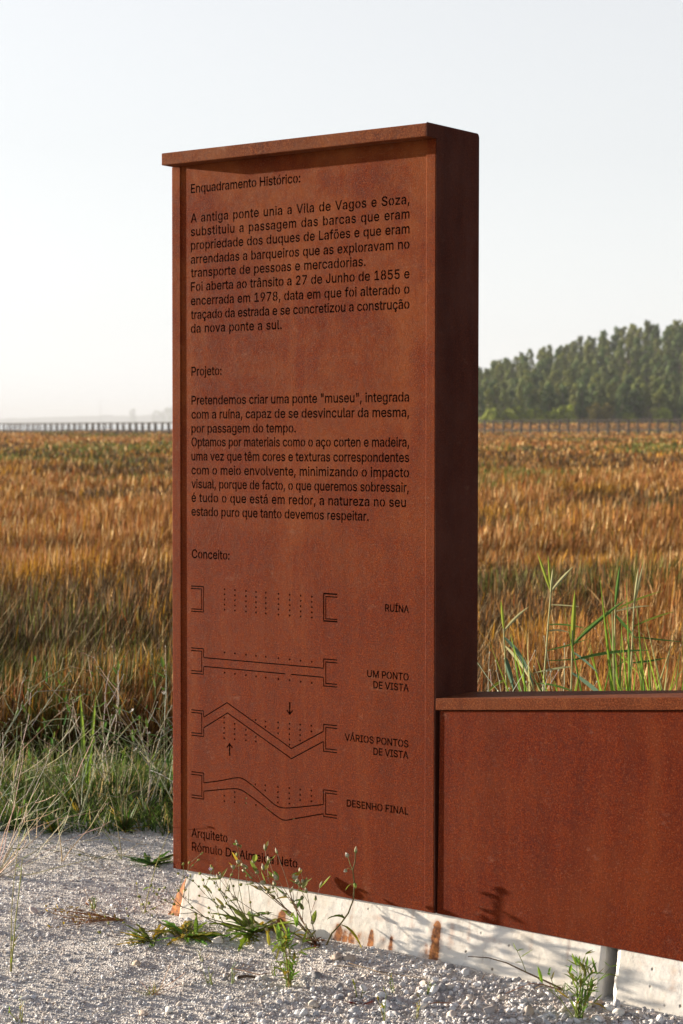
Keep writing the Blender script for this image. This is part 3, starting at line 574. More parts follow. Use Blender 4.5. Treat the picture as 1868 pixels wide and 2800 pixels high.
stroke(smooth([(OL,.2894),(-.8172,.3037),(-.7558,.3189),(-.7254,.3190),(-.6876,.3024),(-.6352,.2730),(-.5981,.2520),(-.5649,.2453),(-.5173,.2517),(-.4738,.2600),(OR,.2728)]))
stroke(smooth([(OL,.2626),(-.8173,.2753),(-.7597,.2843),(-.7330,.2830),(-.7050,.2731),(-.6352,.2392),(-.5907,.2169),(-.5612,.2075),(-.5246,.2157),(-.4738,.2284),(OR,.2448)]))
for x, a, b, n in ((-.8019,.2573,.2402,2), (-.7589,.2738,.2419,3), (-.7133,.2587,.2435,2), (-.6726,.2426,.2426,1), (-.6749,.3070,.3070,1), (-.6352,.3079,.2922,2),
                   (-.5848,.3085,.2599,4), (-.5400,.3092,.2613,4), (-.4977,.3096,.2769,3), (-.4544,.3108,.2782,3)):
    for i in range(n): dot(x, a + (b - a) * i / max(1, n-1))

def cut_panel(u0, u1, w0, w1, v0, v1, cut=cut, bridges=bridges):
    """plate with every outline in `cut` cut through it, walls of the cuts included"""
    V, E = [], []
    def loop(P):
        s = len(V); V.extend(Vector(p) for p in P)
        E.extend((s+i, s+(i+1) % len(P)) for i in range(len(P)))
    loop([(u0, w0), (u1, w0), (u1, w1), (u0, w1)])
    for G in cut:
        for P in G: loop(P)
    vs, es, fs, _, oe, _ = delaunay_2d_cdt(V, E, [], 0, 1e-6, True)
    xy = np.array([(p.x, p.y) for p in vs]); tri = [list(f) for f in fs]
    cen = np.array([xy[f].mean(0) for f in tri])
    order = np.argsort(cen[:, 0]); cx = cen[order, 0]
    hole = np.zeros(len(tri), bool)
    for G in cut:                       # winding number of each small face in each letter or slot
        A = np.concatenate([np.array(P) for P in G]); lo, hi = A.min(0), A.max(0)
        i = order[np.searchsorted(cx, lo[0]):np.searchsorted(cx, hi[0])]
        i = i[(cen[i, 1] > lo[1]) & (cen[i, 1] < hi[1])]
        if not len(i): continue
        px, py = cen[i, 0], cen[i, 1]; wn_ = np.zeros(len(i), int)
        for P in G:
            P = np.array(P); Q = np.roll(P, -1, 0)
            for (x1, y1), (x2, y2) in zip(P, Q):
                left = (x2-x1)*(py-y1) - (px-x1)*(y2-y1)
                wn_ += ((y1 <= py) & (y2 > py) & (left > 0)).astype(int) - ((y1 > py) & (y2 <= py) & (left < 0)).astype(int)
        hole[i] |= wn_ != 0
    par = {i: int(not h) for i, h in enumerate(hole)}
    nb = {}
    for i, f in enumerate(fs):
        for a, b in zip(f, f[1:] + f[:1]): nb.setdefault(tuple(sorted((a, b))), []).append(i)
    n = len(vs)
    verts = [(p.x, v0, p.y) for p in vs] + [(p.x, v1, p.y) for p in vs]
    faces = []
    for i, f in enumerate(fs):
        if par.get(i): faces.append(tuple(f)); faces.append(tuple(k+n for k in reversed(f)))
    for e, ff in nb.items():
        if sum(par.get(i, 0) for i in ff) == 1:
            faces.append((e[0], e[1], e[1]+n, e[0]+n))
    for a, b, c, d in bridges:
        s = len(verts)
        verts += [(a, v0+.0004, c), (b, v0+.0004, c), (b, v0+.0004, d), (a, v0+.0004, d)]
        faces.append((s, s+1, s+2, s+3))
    return verts, faces
pv, pf = cut_panel(-.979, -.0331, 0.0, 2.2468, PANEL_V, PANEL_V + .003)
make('front_panel', pv, pf, M_RUST, stele)
from_bm('frame_strip', bm_box(-1.0148, -.979, 0, .03, 0, 2.2468), M_RUST, stele, .0022)
from_bm('frame_strip', bm_box(-.0331, -.0004, 0, .03, 0, 2.2468), M_RUST, stele, .0016)
from_bm('top_cap', bm_box(-1.0152, -.0004, -.048, .222, 2.2472, 2.2852), M_RUST_EDGE, stele, .0022)
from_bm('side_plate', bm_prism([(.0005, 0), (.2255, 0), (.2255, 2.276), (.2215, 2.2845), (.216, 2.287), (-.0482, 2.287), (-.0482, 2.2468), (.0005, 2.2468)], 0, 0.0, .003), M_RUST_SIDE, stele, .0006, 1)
from_bm('side_plate', bm_box(-1.0148, -1.0118, .0305, .2255, 0, 2.2468), M_RUST, stele)
# round holes added on the camera's sight lines, for glints in the lowest slots
QC = Vector((3.2397, -4.7745, 1.3696))
holes = []
for pu, pw, rr_ in ((-.5246, .2160, .0085), (-.6300, .2365, .006), (-.6130, .2275, .0045), (-.7050, .2731, .0045), (-.7133, .2587, .005), (-.7133, .2435, .0045), (-.6876, .3024, .005), (-.6726, .2426, .004), (-.850, .269, .0035)):
    k = (.224 - QC.y) / (.0055 - QC.y); hu = QC.x + (pu - QC.x) * k; hw = QC.z + (pw - QC.z) * k
    holes.append([[(hu + rr_ * math.cos(.628 * i), hw + rr_ * math.sin(.628 * i)) for i in range(10)]])
bv, bf = cut_panel(-1.0115, -.0004, 0, 2.2468, .2225, .2255, holes, [])
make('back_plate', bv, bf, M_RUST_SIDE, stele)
from_bm('shade_sheet', bm_box(-1.005, -.008, .045, .049, .34, 2.24), M_CAVITY, stele)  # near-black sheet behind the cuts, darkness of the hollow in its colour

# ------------------------------------------------------------------ low parapet wall
wall = empty('parapet_wall', matrix=FRAME)
tag(wall, 'low corten steel parapet wall with a rising coping, joined to the stele', 'wall')
ct = lambda u: .6291 + .0815 * (u - .0042)       # top of the coping
UE = 3.2
bt = lambda u: -.0008 - .0195 * u
from_bm('front_plate', bm_prism([(.0080, bt(.008)), (UE, bt(UE)), (UE, ct(UE) - .0375), (.0172, ct(.0172) - .0375)], 1, .0052, .0085), M_RUST_RED, wall, .0010, 1)
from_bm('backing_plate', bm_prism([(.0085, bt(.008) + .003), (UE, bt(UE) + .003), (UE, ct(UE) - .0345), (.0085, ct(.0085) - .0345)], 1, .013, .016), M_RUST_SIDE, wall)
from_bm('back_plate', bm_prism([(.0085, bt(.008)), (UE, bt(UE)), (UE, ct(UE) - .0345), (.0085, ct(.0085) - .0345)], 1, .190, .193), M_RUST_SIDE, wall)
from_bm('coping', bm_prism([(.0050, ct(.005) - .0345), (UE, ct(UE) - .0345), (UE, ct(UE)), (.0050, ct(.005))], 1, -.0005, .2005), M_RUST_EDGE, wall, .0020)

# ------------------------------------------------------------------ concrete plinth
def fill_grid(nu, nv, P):
    """grid of points P(i/nu, j/nv)"""
    vs = [P(i / nu, j / nv) for j in range(nv + 1) for i in range(nu + 1)]
    fs = [(j*(nu+1)+i, j*(nu+1)+i+1, (j+1)*(nu+1)+i+1, (j+1)*(nu+1)+i) for j in range(nv) for i in range(nu)]
    return vs, fs
STAINS = [  # u, w top, w bottom, half width, strength
 (-.560, -.066, -.150, .016, .80), (-.585, -.085, -.150, .012, .30), (-.537, -.100, -.150, .016, .35), (-.890, -.050, -.150, .022, .22),
 (-.340, -.076, -.150, .020, .62), (-.315, -.086, -.150, .014, .60), (-.290, -.084, -.150, .016, .52), (-.262, -.088, -.150, .013, .42), (-.238, -.086, -.150, .012, .36),
 (-.2185, -.076, -.128, .0085, 1.0), (-.172, -.088, -.150, .014, .30), (-.146, -.082, -.135, .009, .62), (-.70, -.030, -.110, .02, .14),
 (.010, -.020, -.180, .0125, .95), (-.020, -.085, -.180, .012, .40), (.062, -.020, -.090, .010, .26), (.04, -.06, -.075, .05, .14), (.2, -.036, -.048, .05, .22), (-.19, -.033, -.045, .045, .25),
 (-.972, .0, -.12, .012, .25), (-.80, .0, -.05, .006, .22), (-.62, .0, -.06, .005, .25), (-.44, .0, -.045, .005, .20), (-.30, .0, -.07, .004, .22), (-.08, .0, -.05, .006, .25), (.12, .0, -.06, .005, .22), (.33, .0, -.05, .006, .2), (.45, .0, -.08, .004, .24), (.68, -.01, -.06, .006, .22), (.78, -.01, -.09, .008, .2)]
_ur = np.random.RandomState(3)
def stain_at(u, w):
    s = 0.0
    for su, wt, wb, hw, k in STAINS:
        if wb - .02 < w < wt + .02:
            x = (u - su) / (hw * 1.35)
            y = (wt - w) / .012
            x = x * (1 + 1.2 * math.exp(-max(0, y) * .8))      # the streak is narrow where it starts
            top = 1 / (1 + math.exp(-5 * (y - .35)))
            s = max(s, k * math.exp(-x*x*.9) * top * (1 if w > wb else math.exp(-((wb - w)/.008)**2)))
    return s
VT, VB = .013, -.022                 # face leans: set back under the steel, further out at the ground
def face_v(w): return VT + (VB - VT) * (-w) / .16
def plinth(name, u0, u1, label, chip):
    root = empty(name, matrix=FRAME)
    tag(root, label, 'plinth', 'concrete plinth blocks under the steel')
    wb = -.34
    nu = max(8, int((min(u1, 1.3) - u0) / .004)); nv = 70
    def P(s, t):
        u = u0 + (u1 - u0) * s; w0 = -.0012 + (-.0195 * u if u > 0 else 0); w = w0 + (wb - w0) * t
        e = .0005 * (fbm(np.array(u*9), np.array(w*9), 4) - .5) + .0006 * (fbm(np.array(u*60), np.array(w*60), 5) - .5)
        edge = min(u - u0, u1 - u)
        rag = .006 * fbm(np.array(u*30), np.array(w*40), 9)
        v = face_v(w) + float(e) + (max(0, 1 - edge / .012) ** 2) * (.008 + float(rag))
        return (u - .055 * max(0, -w) * (1 - s) * chip, v, w)
    vs, fs = fill_grid(nu, nv, P)
    st = np.array([stain_at(p[0], p[2]) for p in vs], np.float32)
    n0 = len(vs)
    # ends, top and back
    lo = [j * (nu+1) for j in range(nv+1)]; hi = [j * (nu+1) + nu for j in range(nv+1)]
    ext = []
    def back(i, du): 
        p = vs[i]; vs.append((p[0] + du, .21, p[2])); return len(vs) - 1
    if chip:    # broken rust stained corner widening towards the ground
        m = []
        for i in lo:
            p = vs[i]; d = max(0.004, min(.062, -p[2] * .36 + .004)); r = float(fbm(np.array(p[2]*70), np.array(2.0), 3)) * .008
            vs.append((p[0] - d + r, p[1] + .006 + r, p[2])); m.append(len(vs) - 1)
        for a in range(nv): fs.append((lo[a], lo[a+1], m[a+1], m[a]))
        ext = m; lo2 = m
    else: lo2 = lo
    bl = [back(i, 0) for i in lo2]; bh = [back(i, 0) for i in hi]
    for a in range(nv):
        fs.append((lo2[a], lo2[a+1], bl[a+1], bl[a])); fs.append((hi[a+1], hi[a], bh[a], bh[a+1])); fs.append((bl[a], bl[a+1], bh[a+1], bh[a]))
    fs.append(tuple([0] + ([m[0]] if chip else []) + [bl[0], bh[0], nu]) )
    st = np.concatenate([st, np.zeros(len(vs) - len(st), np.float32)])
    if chip:
        st[ext] = [1.25 - .5*float(fbm(np.array(vs[i][2]*40), np.array(1.0), 8)) for i in ext]
        for a, i in enumerate(lo): st[i] = .55
    o = make('concrete_block', vs, fs, M_CONC, root, st)
    return root
p1 = plinth('concrete_plinth', -.972, .562, 'white concrete plinth under the stele, rust streaked with a broken rusty left corner', 1)
p2 = plinth('concrete_plinth', .598, 3.2, 'white concrete plinth under the low wall, right of the open joint', 0)
tag(from_bm('joint_filler', bm_prism([(.55, -.016), (.625, -.018), (.625, -.34), (.55, -.34)], 1, .130, .16), M_CAVITY, p1))
stake = empty('wooden_stake', matrix=FRAME @ Matrix.Translation((-.566, -.03, -.125)) @ Matrix.Rotation(R(-62), 4, 'Y') @ Matrix.Rotation(R(20), 4, 'Z'))
tag(stake, 'short broken wooden stake poking out by the rust stain at the plinth foot', 'stake')
bm = bm_box(-.006, .006, -.007, .007, -.035, .022)
bmesh.ops.subdivide_edges(bm, edges=list(bm.edges), cuts=3, use_grid_fill=True)
rr = random.Random(5)
for v in bm.verts: v.co += Vector((rr.uniform(-1, 1), rr.uniform(-1, 1), rr.uniform(-1, 1))) * .0016
from_bm('shaft', bm, M_STAKE, stake)
STONES = [   # x, y, radius, label, colour, seed
 (-.074,5.372,.020,'sharp pale stone in the gravel right of the bushy sprig',(.60,.55,.49),201),
 (-.471,5.351,.017,'white chalky stone at the lower left, below the dry tuft',(.74,.72,.68),202),
 (-.535,5.33,.016,'tan stone left of the white chalky stone',(.56,.47,.40),203),
 (-.425,5.30,.012,'grey lump below the white chalky stone',(.44,.40,.37),204),
 (-.44,5.56,.011,'small white stone above the dry tuft',(.72,.69,.65),205),
 (-.60,5.79,.016,'tan and white stone half sunk below the leaf rosettes',(.58,.48,.38),206),
 (-.225,5.64,.015,'white stone beside the thin brown twig',(.72,.70,.66),207),
 (-.33,5.66,.014,'grey stone left of the thin brown twig',(.50,.46,.43),208),
 (-.12,5.93,.017,'pale stone resting behind the leggy sow thistle',(.66,.60,.54),209),
 (-.02,5.78,.024,'brown grey stone at the foot of the sow thistle',(.46,.39,.34),210),
 (.02,5.76,.022,'sandy stone with a light face at the foot of the plinth',(.52,.44,.37),211),
 (-.375,6.02,.021,'flat white stone leaning on the plinth between the rosettes',(.76,.72,.66),212),
 (-.80,5.06,.017,'pale stone at the bottom edge left of the middle',(.68,.64,.60),213),
 (.30,5.50,.019,'pale wedge stone against the plinth foot right of the rusty joint',(.66,.62,.58),214),
 (.645,5.31,.030,'big white block behind the tall dense green plant',(.72,.69,.66),215),
 (.685,5.33,.022,'tan broken stone in the mouth of the plinth joint',(.50,.40,.32),216),
 (.40,5.28,.022,'blue grey stone at the lower right of the gravel',(.48,.45,.44),217),
 (.50,5.26,.024,'grey brown stone left of the tall dense green plant',(.50,.44,.39),218),
 (.74,5.24,.020,'white stone below the right plinth block',(.70,.68,.65),219),
 (.35,5.40,.018,'split pale stone below the long bent twig',(.64,.59,.54),220),
 (.22,5.34,.021,'chipped white stone in the coarse gravel',(.68,.65,.61),221),
 (-.75,6.48,.012,'smooth white pebble in the shadowed gravel left of the stele',(.72,.70,.67),222)]
HAZE = 0.00015

# ------------------------------------------------------------------ terrain
AI = np.array(FRAME.to_3x3()).T
P0 = np.array(FRAME.translation)
def smooth01(t): t = np.clip(t, 0, 1); return t*t*(3-2*t)
# distances beyond the gravel edge and beyond the foot of the bank, where the marsh starts
def past_gravel(x, y):
    return np.asarray(y) - np.interp(x, [-6, -.7, .6, 2, 6], [7.85, 7.75, 6.20, 5.35, 2.5])
def past_bank(x, y):
    return np.asarray(y) - np.interp(x, [-6, -.6, .7, 2, 6], [10.0, 9.75, 6.75, 6.2, 4.0])
def ground_z(x, y):
    x = np.asarray(x, float); y = np.asarray(y, float)
    qx, qy = x - P0[0], y - P0[1]
    u = qx * AI[0, 0] + qy * AI[0, 1]; v = qx * AI[1, 0] + qy * AI[1, 1]
    front = np.clip(-v, 0, None)
    mound = .038 * np.exp(-((u + .12) / .75) ** 2) * np.exp(-(front / .20) ** 2)
    near = np.exp(-(front / .16) ** 2)
    z = -.090 + mound + .012 * (fbm(x * 1.7, y * 1.7, 2) - .5) + (.030 * (fbm(x * 1.6 + y * .8, y * 2.6, 15, 2) - .5) + .012 * (fbm(x * 5, y * 6, 16, 2) - .5)) * (1 - near)
    z = z - .13 * smooth01((past_bank(x, y) + 1.1) / 1.2)
    return z
def grid_sheet(name, xs, ys, zf, mat, skip=None):
    X, Y = np.meshgrid(xs, ys); Z = zf(X, Y)
    V = np.stack([X, Y, Z], -1).reshape(-1, 3)
    nx, ny = len(xs), len(ys)
    i = np.arange(ny - 1)[:, None] * nx + np.arange(nx - 1)[None]
    F = np.stack([i, i + 1, i + 1 + nx, i + nx], -1).reshape(-1, 4)
    o = make(name, V, F, mat, smooth=True)
    return o
far = np.array([25, 40, 70, 120, 250, 500, 1000, 2500, 13000.])
xs = np.concatenate([-far[::-1], np.arange(-12, 12.01, .4), far])
ys = np.concatenate([-far[::-1][-5:], np.arange(-10, 20.01, .4), far])
tag(grid_sheet('ground', xs, ys, lambda x, y: ground_z(x, y) - .004 - .03 * (np.hypot(x, y - 6) < 5), M_SOIL), kind='structure')
tag(grid_sheet('gravel_path', np.arange(-4.2, 4.21, .03), np.arange(.5, 8.61, .03),
               lambda x, y: ground_z(x, y) + .010 * (fbm(x * 14, y * 14, 6) - .5) - .25 * smooth01((past_gravel(x, y) + .35 * (fbm(x * 2, y * 2, 12) - .5) - .3) / .35), M_FINES), kind='structure')

# loose gravel: uncountable, one object
def rock_proto(seed, sub=1):
    bm = bmesh.new(); bmesh.ops.create_icosphere(bm, subdivisions=sub, radius=1.0)
    rs = np.random.RandomState(seed)
    pl = rs.randn(7, 3); pl /= np.linalg.norm(pl, axis=1)[:, None]
    V = np.array([v.co[:] for v in bm.verts])
    for q, dd in zip(pl, rs.uniform(.38, .72, 7)):       # cut flat facets
        s = V @ q; V -= np.clip(s - dd, 0, None)[:, None] * q
    F = np.array([[v.index for v in f.verts] for f in bm.faces]); bm.free()
    return V, F
ROCKS = [rock_proto(i, 2) for i in range(8)] ; TINY = [rock_proto(20 + i, 1) for i in range(5)]
def rotmats(rs, n):
    q = rs.randn(n, 4); q /= np.linalg.norm(q, axis=1)[:, None]
    w, x, y, z = q.T
    return np.stack([1-2*(y*y+z*z), 2*(x*y-z*w), 2*(x*z+y*w), 2*(x*y+z*w), 1-2*(x*x+z*z), 2*(y*z-x*w), 2*(x*z-y*w), 2*(y*z+x*w), 1-2*(x*x+y*y)], -1).reshape(n, 3, 3)
PAL = np.array([(.74,.72,.69), (.82,.81,.79), (.64,.62,.61), (.66,.58,.50), (.44,.43,.43), (.66,.57,.51), (.78,.75,.73), (.34,.33,.33)])
def inside_plinth(x, y):
    qx, qy = x - P0[0], y - P0[1]
    u = qx * AI[0, 0] + qy * AI[0, 1]; v = qx * AI[1, 0] + qy * AI[1, 1]
    return (u > -1.0) & (v > -.03) & (v < .6)
def scatter(rs, X, Y, size, protos, sink=.25):
    n = len(X); Vs, Fs, Cs = [], [], []; off = 0
    which = rs.randint(0, len(protos), n)
    sc = size[:, None] * np.stack([rs.uniform(.75, 1.25, n), rs.uniform(.6, 1.0, n), rs.uniform(.45, .8, n)], -1)
    Rm = rotmats(rs, n); Z = ground_z(X, Y) + .010 * (fbm(X * 14, Y * 14, 6) - .5) + size * (.5 - sink)
    pal = PAL[np.minimum(rs.randint(0, 11, n), 7)] if False else PAL[rs.choice(8, n, p=[.2,.14,.18,.11,.10,.09,.11,.07])]
    pal = pal * np.array((.97, 1.0, 1.06)) * rs.uniform(.70, 1.10, (n, 1))
    for k, (pv_, pf_) in enumerate(protos):
        m = np.where(which == k)[0]
        if not len(m): continue
        W = np.einsum('nij,nvj->nvi', Rm[m], pv_[None] * sc[m][:, None, :])
        W[..., 2] *= .8
        W += np.stack([X[m], Y[m], Z[m]], -1)[:, None]
        Vs.append(W.reshape(-1, 3)); Cs.append(np.repeat(pal[m], len(pv_), 0))
        Fs.append((pf_[None] + (np.arange(len(m)) * len(pv_))[:, None, None] + off).reshape(-1, 3)); off += len(m) * len(pv_)
    return np.concatenate(Vs), np.concatenate(Fs), np.concatenate(Cs)
rs = np.random.RandomState(11)
def spots(n, ymin, ymax, spread=.235):
    Y = rs.uniform(ymin, ymax, n); X = rs.uniform(-1, 1, n) * (Y * spread + .25)
    ok = ~inside_plinth(X, Y) & (past_gravel(X, Y) + .35 * (fbm(X * 2, Y * 2, 12) - .5) < .30)
    return X[ok], Y[ok]
parts_ = []
X, Y = spots(150000, 4.6, 8.4, .37); sz = np.exp(rs.normal(math.log(.0038), .36, len(X)))
parts_.append(scatter(rs, X, Y, sz, [rock_proto(40+i, 1) for i in range(3)] if False else TINY))
coarse = lambda X, Y: smooth01((X + .55 - (Y - 5.2) * .75) / .8)
X, Y = spots(22000, 4.6, 7.0); k = rs.rand(len(X)) < .07 + .93 * coarse(X, Y); X, Y = X[k], Y[k]
parts_.append(scatter(rs, X, Y, np.clip(np.exp(rs.normal(math.log(.0075), .36, len(X))), .003, .013), ROCKS))
X, Y = spots(2400, 4.6, 6.8); k = rs.rand(len(X)) < .02 + .98 * coarse(X, Y); X, Y = X[k], Y[k]
parts_.append(scatter(rs, X, Y, np.clip(np.exp(rs.normal(math.log(.0130), .36, len(X))), .006, .022), ROCKS))
off = 0; VV, FF, CC = [], [], []
for a, b, c in parts_:
    VV.append(a); FF.append(b + off); CC.append(c); off += len(a)
tag(make('gravel', np.concatenate(VV), np.concatenate(FF), M_STONE, col=np.concatenate(CC)),
    'loose pale grey limestone gravel in front of the stele', kind='stuff')

def stone(x, y, r, label, colr, seed, flat=.7):
    V, F = rock_proto(seed, 2)
    rs2 = np.random.RandomState(seed)
    V = V * np.array([1.15, .85, flat]) * r; V += rs2.randn(*V.shape) * r * .02
    a = rs2.rand() * 6.28; c, s = math.cos(a), math.sin(a)
    V = np.stack([V[:,0]*c - V[:,1]*s, V[:,0]*s + V[:,1]*c, V[:,2]], -1)
    o = make('stone', V, F, M_STONE, col=np.tile(colr, (len(V), 1)), loc=(x, y, float(ground_z(x, y)) + r * flat * .45))
    tag(o, label, 'stone', 'larger stones lying in the gravel')
for a in STONES: stone(*a)

# ------------------------------------------------------------------ blades of grass as one mesh
def blades(name, X, Y, Z, H, W, lean, az, colb, colt, segs, label, mat, droop=.35, tipk=1.3, head=False):
    n = len(X)
    ts = np.linspace(0, 1, segs + 1) if not head else np.array([0, .82, 1.] if segs == 2 else [0, .50, .84, 1.])
    dx, dy = np.cos(az), np.sin(az)
    face = np.random.RandomState(1).uniform(0, math.pi, n)      # which way the flat of the blade looks
    wx, wy = np.cos(face) * W / 2, np.sin(face) * W / 2
    V = np.empty((n, 2*segs + 1, 3), np.float32); C = np.empty((n, 2*segs + 1, 3), np.float32)
    for k, t in enumerate(ts):
        hor = lean * (t + droop * t * t) * H
        px, py, pz = X + dx*hor, Y + dy*hor, Z + H * t * (1 - .25 * lean * t)
        f = (1 - .55 * t) if not head else (.62, 1.25)[k] if segs == 2 and k < 2 else (.6, .6, 1.35, 0)[min(k, 3)]
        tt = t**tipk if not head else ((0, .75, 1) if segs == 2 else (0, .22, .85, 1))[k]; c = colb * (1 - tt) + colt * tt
        if k < segs:
            V[:, 2*k] = np.stack([px - wx*f, py - wy*f, pz], -1); V[:, 2*k+1] = np.stack([px + wx*f, py + wy*f, pz], -1)
            C[:, 2*k] = c; C[:, 2*k+1] = c
        else:
            V[:, 2*k] = np.stack([px, py, pz], -1); C[:, 2*k] = c
    base = (np.arange(n) * (2*segs + 1))[:, None]
    tri = []
    for k in range(segs):
        a = base + 2*k
        if k < segs - 1:
            tri.append(np.concatenate([a, a+1, a+3], 1)); tri.append(np.concatenate([a, a+3, a+2], 1))
        else: tri.append(np.concatenate([a, a+1, a+2], 1))
    o = make(name, V.reshape(-1, 3), np.concatenate(tri), mat, col=C.reshape(-1, 3))
    return tag(o, label, kind='stuff')

gr = np.random.RandomState(21)
def marsh_spots(n, y0, y1, spread, margin):
    Y = np.exp(gr.uniform(math.log(y0), math.log(y1), n)); X = gr.uniform(-1, 1, n) * (Y * spread + margin)
    return X, Y
def marsh_colors(X, Y):
    n = len(X)
    a = fbm(X * (.10 + 3.0 / Y), np.log(Y) * 5.0 + X * .08, 31, 3); b = fbm(X * .9, Y * .5, 35, 3); c = fbm(X * (.10 + 4.0 / Y), np.log(Y) * 5.5 + X * .06, 38, 3)
    brown = np.array((.270, .130, .040)); straw = np.array((.60, .42, .20)); gold = np.array((.36, .19, .025)); red = np.array((.21, .066, .020)); green = np.array((.105, .115, .026)); dark = np.array((.075, .045, .022))
    T = np.tile(brown, (n, 1)); r = gr.rand(n)
    def put(m, colr): T[m] = colr
    put(r < .20, red); put(r > .90, straw); put((r > .80) & (r <= .87), gold)
    g = smooth01((a - .49) / .12); put(gr.rand(n) < g * .66, green)
    gd = smooth01((b - .56) / .12) * smooth01((c - .46) / .1); put(gr.rand(n) < gd * .7, gold)
    dk = smooth01((c - .50) / .12); put(gr.rand(n) < dk * .62, dark)
    T *= np.clip(np.exp(gr.normal(.20, .42, (n, 1))), .25, 2.2); 
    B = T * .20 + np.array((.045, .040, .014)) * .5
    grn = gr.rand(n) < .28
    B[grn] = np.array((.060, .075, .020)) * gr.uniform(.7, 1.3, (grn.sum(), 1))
    return B, T
wind = lambda n: np.where(gr.rand(n) < .35, gr.uniform(0, 6.28, n), gr.normal(.15, .9, n))      # azimuth: leaning to the right of the picture
def marsh_strip(name, n, y0, y1, spread, margin, wk, wmin, segs, label, hmul=1.0):
    X, Y = marsh_spots(n, y0, y1, spread, margin)
    dd = past_bank(X, Y) + .35 * (fbm(X * 1.5, Y * 1.5, 51) - .5)
    k = dd > 0
    X, Y, dd = X[k], Y[k], dd[k]; n = len(X)
    edge = smooth01(dd / .6) * (1 - .55 * smooth01((fbm(X * (.10 + 4.0 / Y), np.log(Y) * 5.5 + X * .06, 38, 3) - .52) / .1))
    hh = .54 + .40 * (fbm(X * .35, Y * .22, 41) - .5) + .22 * (fbm(X * 1.2, Y * .8, 47) - .5) + .10 * (fbm(X * 2.5, Y * 2, 44) - .5)
    H = (hh * gr.uniform(.62, 1.20, n) * (.75 + .25 * edge) + .02) * hmul
    B, T = marsh_colors(X, Y)
    if y0 < 10:            # shade low at the front of the reed bed, put into the blade colours
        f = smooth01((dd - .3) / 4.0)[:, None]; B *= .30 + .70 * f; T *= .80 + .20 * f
    lean = np.abs(gr.normal(.15, .15, n)); lean[gr.rand(n) < .14] += .35
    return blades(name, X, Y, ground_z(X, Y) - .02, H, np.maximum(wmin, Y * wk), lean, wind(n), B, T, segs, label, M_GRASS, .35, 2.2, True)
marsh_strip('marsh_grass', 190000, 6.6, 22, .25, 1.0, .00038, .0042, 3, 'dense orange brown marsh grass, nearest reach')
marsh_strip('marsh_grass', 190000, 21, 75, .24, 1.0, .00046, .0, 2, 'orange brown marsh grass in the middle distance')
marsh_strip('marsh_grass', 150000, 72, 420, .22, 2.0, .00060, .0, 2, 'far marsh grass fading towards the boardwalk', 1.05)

# straw coloured broken stalks leaning to the right
n = 2600
X, Y = marsh_spots(n, 7.6, 30, .24, .8); k = past_bank(X, Y) > .1; X, Y = X[k], Y[k]; n = len(X)
st = np.array((.62, .50, .28)) * gr.uniform(.7, 1.15, (n, 1))
blades('straw_stalks', X, Y, ground_z(X, Y) + .05, gr.uniform(.40, .68, n), np.maximum(.005, Y * .00045), gr.uniform(.25, .65, n), gr.normal(0, .5, n), st * .8, st, 2, 'pale dry stalks leaning over the marsh grass', M_GRASS, .1)

# low green weeds and dry grass on the verge between gravel and marsh
n = 150000
Y = gr.uniform(5.8, 10.4, n); X = gr.uniform(-3.0, 3.2, n)
dd = past_gravel(X, Y) + .45 * (fbm(X * 2, Y * 2, 61) - .5)
dens = smooth01((dd + .12) / .30) * (1 - .8 * smooth01((past_bank(X, Y) + .1) / .4))
patch = fbm(X * 2.6, Y * 2.6, 64, 3)
k = gr.rand(n) < dens * smooth01((patch - .30) / .25); X, Y, dd = X[k], Y[k], dd[k]; n = len(X)
gp = fbm(X * 3, Y * 3, 67)
B = np.where((gr.rand(n) < .80)[:, None], np.array((.055, .100, .020)), np.array((.17, .14, .06))) * gr.uniform(.6, 1.4, (n, 1))
T = B * np.array((1.5, 1.35, 1.1))
blades('verge_grass', X, Y, ground_z(X, Y) - .005, gr.uniform(.03, .11, n) * (.6 + .9 * gp), gr.uniform(.003, .009, n), np.abs(gr.normal(.5, .3, n)), gr.uniform(0, 6.28, n), B, T, 2, 'low green weeds and dry grass along the gravel edge', M_LEAF)
n = 16000
Y = gr.uniform(5.8, 10.4, n); X = gr.uniform(-3.0, 3.2, n); dd = past_gravel(X, Y)
k = (dd > .35) & (past_bank(X, Y) < .3); X, Y = X[k], Y[k]; n = len(X)
B = np.where((gr.rand(n) < .34)[:, None], np.array((.30, .23, .11)), np.array((.075, .12, .024))) * gr.uniform(.7, 1.3, (n, 1))
blades('verge_grass', X, Y, ground_z(X, Y), gr.uniform(.07, .21, n), gr.uniform(.0025, .005, n), np.abs(gr.normal(.3, .2, n)), gr.normal(.2, 1.0, n), B, B * 1.25, 3, 'taller dry and green grass along the foot of the bank', M_LEAF)

# dead bits lying on the gravel: uncountable scraps of straw and leaf
n = 900
X, Y = spots(1500, 4.7, 7.9); n = len(X)
c = np.array([(.26, .16, .08), (.36, .26, .14), (.16, .09, .05), (.14, .14, .05)])[gr.randint(0, 4, n)] * gr.uniform(.7, 1.2, (n, 1))
blades('litter', X, Y, ground_z(X, Y) + .010, gr.uniform(.006, .022, n), gr.uniform(.0015, .0035, n), gr.uniform(1.5, 3.5, n), gr.uniform(0, 6.28, n), c, c, 2, 'dead straw and leaf scraps scattered over the gravel', M_STEM, .0)

